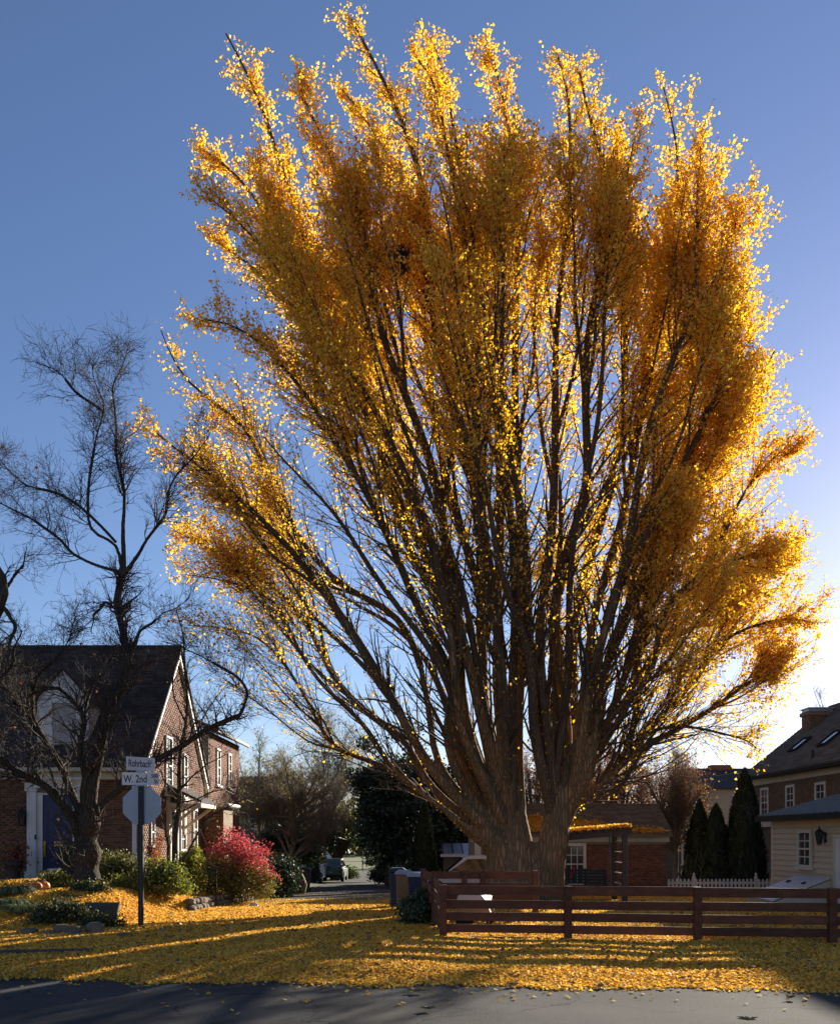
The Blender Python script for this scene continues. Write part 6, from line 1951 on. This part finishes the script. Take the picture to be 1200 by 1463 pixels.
shrub('fence_shrub', 'low glossy green shrub at the foot of the fence return', 'shrub', S(600, 1318, 19.2), .38, .6, .62, 4200, .065, M['green'], 60, 6, seed=12, sig=.2, m2=(M['evergreen'], lambda p, c: RNG.random(len(p)) < .55))
shrub('small_shrub', 'small ragged shrub by the gate at the end of the alley', 'shrub', S(492, 1250, 72), 1.0, .9, 1.0, 2500, .12, M['green'], 40, 4, seed=13)
# ivy plant climbing the gable
shrub('climber', 'reddish climbing plant against the lower brick gable', 'climber', (HX + .12, 27.9, .7), .12, .5, 1.2, 1200, .06, M['russet'], 40, 6, seed=14, sig=.6)
# strap-leaved clump at left
def straps(label, c, n, seed):
    rg = np.random.default_rng(seed)
    c = np.asarray(c, float)
    t = thing('liriope_clump', label, 'plant', c, 'strap leaved clumps at the left edge')
    a = rg.uniform(0, 6.28, n); d = np.stack([np.cos(a), np.sin(a), np.zeros(n)], -1)
    L_ = rg.uniform(.25, .55, n)
    b = c + d * rg.uniform(0, .18, n)[:, None]
    s = np.linspace(0, 1, 6)
    pts = b[:, None] + d[:, None] * (L_[:, None] * s[None] ** 1.2)[..., None] * .8 + ZZ * (L_[:, None] * (1.25 * s - 1.15 * s ** 2.2)[None])[..., None]
    side_ = np.cross(d, ZZ)[:, None] * (.014 * (1 - s ** 3))[None, :, None]
    V = np.stack([pts - side_, pts + side_], 2).reshape(-1, 3)
    i = np.arange(n * 12).reshape(n, 6, 2)
    F = np.stack([i[:, :-1, 0], i[:, :-1, 1], i[:, 1:, 1], i[:, 1:, 0]], -1).reshape(-1, 4)
    np_obj('foliage', V, F, M['strap'], t)['kind'] = 'stuff'
for k, (px, Y, lb) in enumerate([(10, 19.4, 'strap leaved clump at the very left edge below the urn'), (32, 19.0, 'strap leaved clump nearest the low stones'), (22, 20.4, 'strap leaved clump behind the others, left of the pumpkins'), (-12, 20.2, 'strap leaved clump cut off by the left edge')]):
    straps(lb, S(px, 0, Y), 260, k)

# =================================================================== conifers and background trees
def arborvitae(label, px, ptop, pbase, halfpx, Y, seed):
    rg = np.random.default_rng(seed)
    x = X_(px, Y); zb_ = gz1(x, Y); zt_ = Z_(ptop, Y); h = zt_ - zb_; rw_ = halfpx / F_PX * Y
    t = thing('arborvitae', label, 'tree', (x, Y, zb_), 'dark arborvitae behind the picket fence')
    prof = [(0.0, -.05), (rw_ * .75, .0), (rw_ * .92, h * .12), (rw_ * .82, h * .4), (rw_ * .5, h * .75), (rw_ * .18, h * .93), (0, h * .99)]
    mb = MB(); mb.lathe((x, Y, zb_), [(r * .9, z) for r, z in prof], 14); mb.build('core', M['arbor'], t)
    n = 16000
    z = h * (rg.random(n) ** 1.25); pr_ = np.array(prof); R_ = np.interp(z, pr_[:, 1], pr_[:, 0])
    a = rg.uniform(0, 6.283, n)
    lump = 1 + .10 * np.sin(a * 5 + z * 2.2) + .07 * np.sin(a * 9 - z * 5)
    rr = R_ * lump * rg.uniform(.86, 1.06, n) + rg.normal(0, .02, n)
    pts = np.stack([x + rr * np.cos(a), Y + rr * np.sin(a), zb_ + z], -1)
    # upright sprays
    s = rg.uniform(.07, .15, n)[:, None]
    out = np.stack([np.cos(a + rg.normal(0, .5, n)), np.sin(a + rg.normal(0, .5, n)), np.zeros(n)], -1)
    upv = unit(out * .35 + ZZ + rg.normal(0, .18, (n, 3)))
    sdv = np.cross(out, upv)
    V = np.stack([pts - upv * s * .3, pts + sdv * s * .3 + upv * s * .3, pts + upv * s * 1.1, pts - sdv * s * .3 + upv * s * .3], 1).reshape(-1, 3)
    np_obj('crown', V, np.arange(n * 4).reshape(n, 4), M['arbor'], t)['kind'] = 'stuff'
    mb = MB(); mb.cyl((x, Y, zb_ - .2), (x, Y, zb_ + h * .5), .09, 8, .04); mb.build('trunk', M['darkbark'], t)
arborvitae('tallest dark arborvitae, pointed, in front of the brick house', 1064, 1101, 1265, 29, 34.5, 1)
arborvitae('middle dark arborvitae, shorter and rounded at the top', 1023, 1152, 1265, 25, 34.8, 2)
arborvitae('left dark arborvitae nearest the garage', 999, 1146, 1265, 23, 36.0, 3)

def massed_tree(name, label, px, Y, ztop, rx, n, m, ls, seed, zlow=None, trunk_r=.3, cat='tree', group=None, nclump=90, mt=None, sig=.11, ry=None):
    rg = np.random.default_rng(seed)
    x = X_(px, Y); zb_ = gz1(x, Y)
    zlow = zb_ + .3 if zlow is None else zlow
    t = thing(name, label, cat, (x, Y, zb_), group)
    rz_ = (ztop - zlow) / 2; zc = (ztop + zlow) / 2; ry = ry or rx
    d = unit(rg.normal(size=(nclump, 3))); rr = rg.random(nclump) ** .45
    cc = np.array([x, Y, zc]) + d * rr[:, None] * np.array([rx, ry, rz_]) * rg.uniform(.75, 1.1, (nclump, 1))
    # branches to the clumps
    z0 = zb_ + (zc - zb_) * rg.uniform(.3, 1.0, nclump)
    st = np.stack([np.full(nclump, x), np.full(nclump, Y), z0], -1)
    dd = cc - st
    B, Rr = branch(st, dd, np.linalg.norm(dd, axis=1), np.full(nclump, trunk_r * .22), 7, rg, wob=.06, up=.0, rtip=.2)
    V, F = tubes(B, Rr, 5); np_obj('limbs', V, F, mt or M['darkbark'], t, smooth=True)
    V, F = tubes(np.array([[[x + .04 * math.sin(k), Y, zb_ - .2 + k * (zc + rz_ * .5 - zb_) / 9] for k in range(10)]]), np.array([np.linspace(trunk_r, trunk_r * .25, 10)]), 10)
    np_obj('trunk', V, F, mt or M['darkbark'], t, smooth=True)
    k = rg.integers(0, nclump, n)
    s_ = sig * (rx + rz_) / 2
    pts = cc[k] + rg.normal(0, s_, (n, 3)) * np.array([1, 1, .75])
    pts = pts[pts[:, 2] > zb_]
    V, F = leaf_quads(pts, rg.uniform(.6, 1.25, len(pts)) * ls, rg)
    np_obj('crown', V, F, m, t)['kind'] = 'stuff'
    return t
massed_tree('evergreen_tree', 'tall dark evergreen right of the alley behind the ginkgo limbs', 556, 52, Z_(1040, 52), 2.4, 26000, M['evergreen'], .17, 31, ry=2.4)
massed_tree('evergreen_tree', 'broad dark evergreen leaning over the alley bins', 612, 50, Z_(1085, 50), 2.3, 24000, M['evergreen'], .17, 32)
massed_tree('evergreen_tree', 'lower dark evergreen filling the gap beside the shed', 655, 56, Z_(1120, 56), 2.4, 16000, M['evergreen'], .18, 33)
massed_tree('evergreen_tree', 'dark evergreen overhanging the right edge of the alley', 540, 64, Z_(1130, 64), 1.6, 14000, M['evergreen'], .18, 36, zlow=-.4)
arb = arborvitae
arborvitae('narrow dark cone shaped conifer beside the bins', 606, 1148, 1265, 19, 40, 4)
massed_tree('alley_tree', 'thick dark trunk with green and yellow leaves beside the green car', 482, 69, Z_(1150, 69), 2.6, 9000, M['olive'], .16, 34, zlow=Z_(1212, 69), trunk_r=.62)
massed_tree('russet_tree', 'thin tree with red brown leaves beyond the alley gate', 548, 118, Z_(1160, 118), 3.4, 5000, M['russet'], .25, 35, zlow=Z_(1222, 118), trunk_r=.25)
massed_tree('dark_tree', 'dark leafy tree over the white van on the left of the alley', 425, 50, Z_(1165, 50), 2.2, 14000, M['evergreen'], .14, 37, zlow=Z_(1235, 50), trunk_r=.2)

def bare_bg(name, label, px, Y, ptop, spread, seed, m=None, leaves=None, nleaf=0, lsize=.12, nl=9, r0=.16, group=None, per2=16, l2=1.4):
    rg = np.random.default_rng(seed)
    x = X_(px, Y); zb_ = gz1(x, Y); pb = HZ + (EYE - zb_) / Y * F_PX
    limbs = [([(px, pb + 4), (px + rg.uniform(-3, 3), pb * .7 + ptop * .3), (px + rg.uniform(-6, 6), pb * .35 + ptop * .65), (px + rg.uniform(-10, 10), ptop)], 0, r0, .015)]
    for k in range(nl):
        f = rg.uniform(.15, .6)
        ys_ = pb + (ptop - pb) * f
        dx = rg.uniform(-1, 1) * spread
        yt = ptop + rg.uniform(0, .45) * (pb - ptop) + abs(dx) * .3
        limbs.append(([(px, ys_), (px + dx * .4, ys_ * .65 + yt * .35), (px + dx * .8, ys_ * .25 + yt * .75), (px + dx, yt)], rg.uniform(-1.5, 1.5), r0 * .5, .012))
    return pathtree(name, label, Y, limbs, (x, Y, zb_), m or M['bgtwig'], m or M['bgtwig'], rg, per2=per2, l2=l2, per3=6, l3=l2 * .5, per4=2, leaves=leaves, nleaf=nleaf, lsize=lsize, group=group, remesh=0, ang=(15, 50), up2=.06)
BG = 'bare trees in the background'
bare_bg('bare_tree', 'bare grey tree directly behind the crimson shrub', 415, 44, 1090, 85, 41, group=BG, nl=20, per2=34, leaves=M['pale'], nleaf=900, lsize=.1)
bare_bg('bare_tree', 'taller pale bare tree with a few yellowish leaves left of the evergreen', 462, 66, 1025, 90, 42, leaves=M['pale'], nleaf=7000, group=BG, nl=20, per2=32, l2=2.0)
bare_bg('bare_tree', 'reddish brown twiggy tree behind the white van', 440, 72, 1095, 60, 43, leaves=M['russet'], nleaf=3500, group=BG, nl=18, per2=28)
bare_bg('bare_tree', 'wispy bare tree rising beside the brick rear wing', 372, 50, 1055, 50, 44, group=BG, nl=14, per2=26, leaves=M['pale'], nleaf=1500)
bare_bg('red_leaf_tree', 'twiggy tree with orange red leaves above the garage roof ridge', 890, 52, 1062, 70, 45, leaves=M['russet'], nleaf=6000, group=BG, nl=20, per2=26)
bare_bg('red_leaf_tree', 'dense brown twiggy tree just right of the ginkgo trunk', 835, 56, 1065, 60, 46, leaves=M['russet'], nleaf=4000, group=BG, nl=18, per2=26)
bare_bg('bare_tree', 'bare tree between garage roof and far chimney', 968, 50, 1075, 55, 47, leaves=M['pale'], nleaf=1500, group=BG, nl=12)
bare_bg('bare_tree', 'dense brown leaved tree at the right corner of the garage', 965, 40, 1090, 45, 48, leaves=M['russet'], nleaf=5000, group=BG, nl=18, lsize=.075, per2=30)
bare_bg('bare_tree', 'bare crown peeping in at the right edge above the chimney', 1235, 58, 945, 75, 49, group=BG, nl=12)
bare_bg('bare_tree', 'brown twiggy tree seen in the gaps between the two ginkgo stems', 765, 58, 1050, 75, 50, leaves=M['russet'], nleaf=4500, group=BG, nl=20, per2=28)

# distant wood
rgw = np.random.default_rng(77)
parts = []
for k in range(90):
    xx = rgw.uniform(-170, 170); yy = rgw.uniform(185, 230); h = rgw.uniform(6, 12)
    c = np.array([xx, yy, -2.2 + h * .5])
    n = 260
    d = unit(rgw.normal(size=(n, 3))) * (rgw.random(n) ** .4)[:, None] * np.array([h * .55, h * .55, h * .55])
    parts.append(c + d)
V, F = leaf_quads(np.concatenate(parts), rgw.uniform(.8, 1.8, 90 * 260), rgw)
tag(np_obj('distant_woods', V, F, M['olive']), 'far off hazy line of trees beyond the field', 'woods', kind='stuff')

# gate and post at the end of the alley
gt = thing('chain_link_fence', 'thin chain link fence with tall post across the end of the alley', 'fence', (X_(518, 108), 108, -2.2))
for px in (440, 479, 518, 557, 596):
    x = X_(px, 108); mb = MB(); mb.cyl((x, 108, -2.3), (x, 108, Z_(1205 if px == 518 else 1231, 108)), .06, 8); mb.build('post', M['black'], gt)
mb = MB(); x0_, x1_ = X_(440, 108), X_(596, 108)
mb.beam((x0_, 108, Z_(1231.5, 108)), (x1_, 108, Z_(1231.5, 108)), .04, .04); mb.beam((x0_, 108, -2.0), (x1_, 108, -2.0), .05, .08)
mb.build('top_rail', M['black'], gt)
# utility wires from the brick house
for k, (a, b, lb) in enumerate([(P(296, 1117, 36), P(560, 1215, 95), 'upper thin overhead wire running from the brick house down the alley'), (P(300, 1143, 36), P(520, 1200, 80), 'lower thin overhead wire leaving the white gutter'), (P(905, 1098, 60), P(1075, 1100, 55), 'thin wire crossing in front of the far chimney')]):
    s_ = np.linspace(0, 1, 12)[:, None]
    q = a * (1 - s_) + b * s_ - ZZ * (4 * s_ * (1 - s_)) * .5
    V, F = tubes(q[None], np.full((1, 12), .016), 5)
    tag(np_obj('utility_wire', V, F, M['chain']), lb, 'wire', 'utility wires')
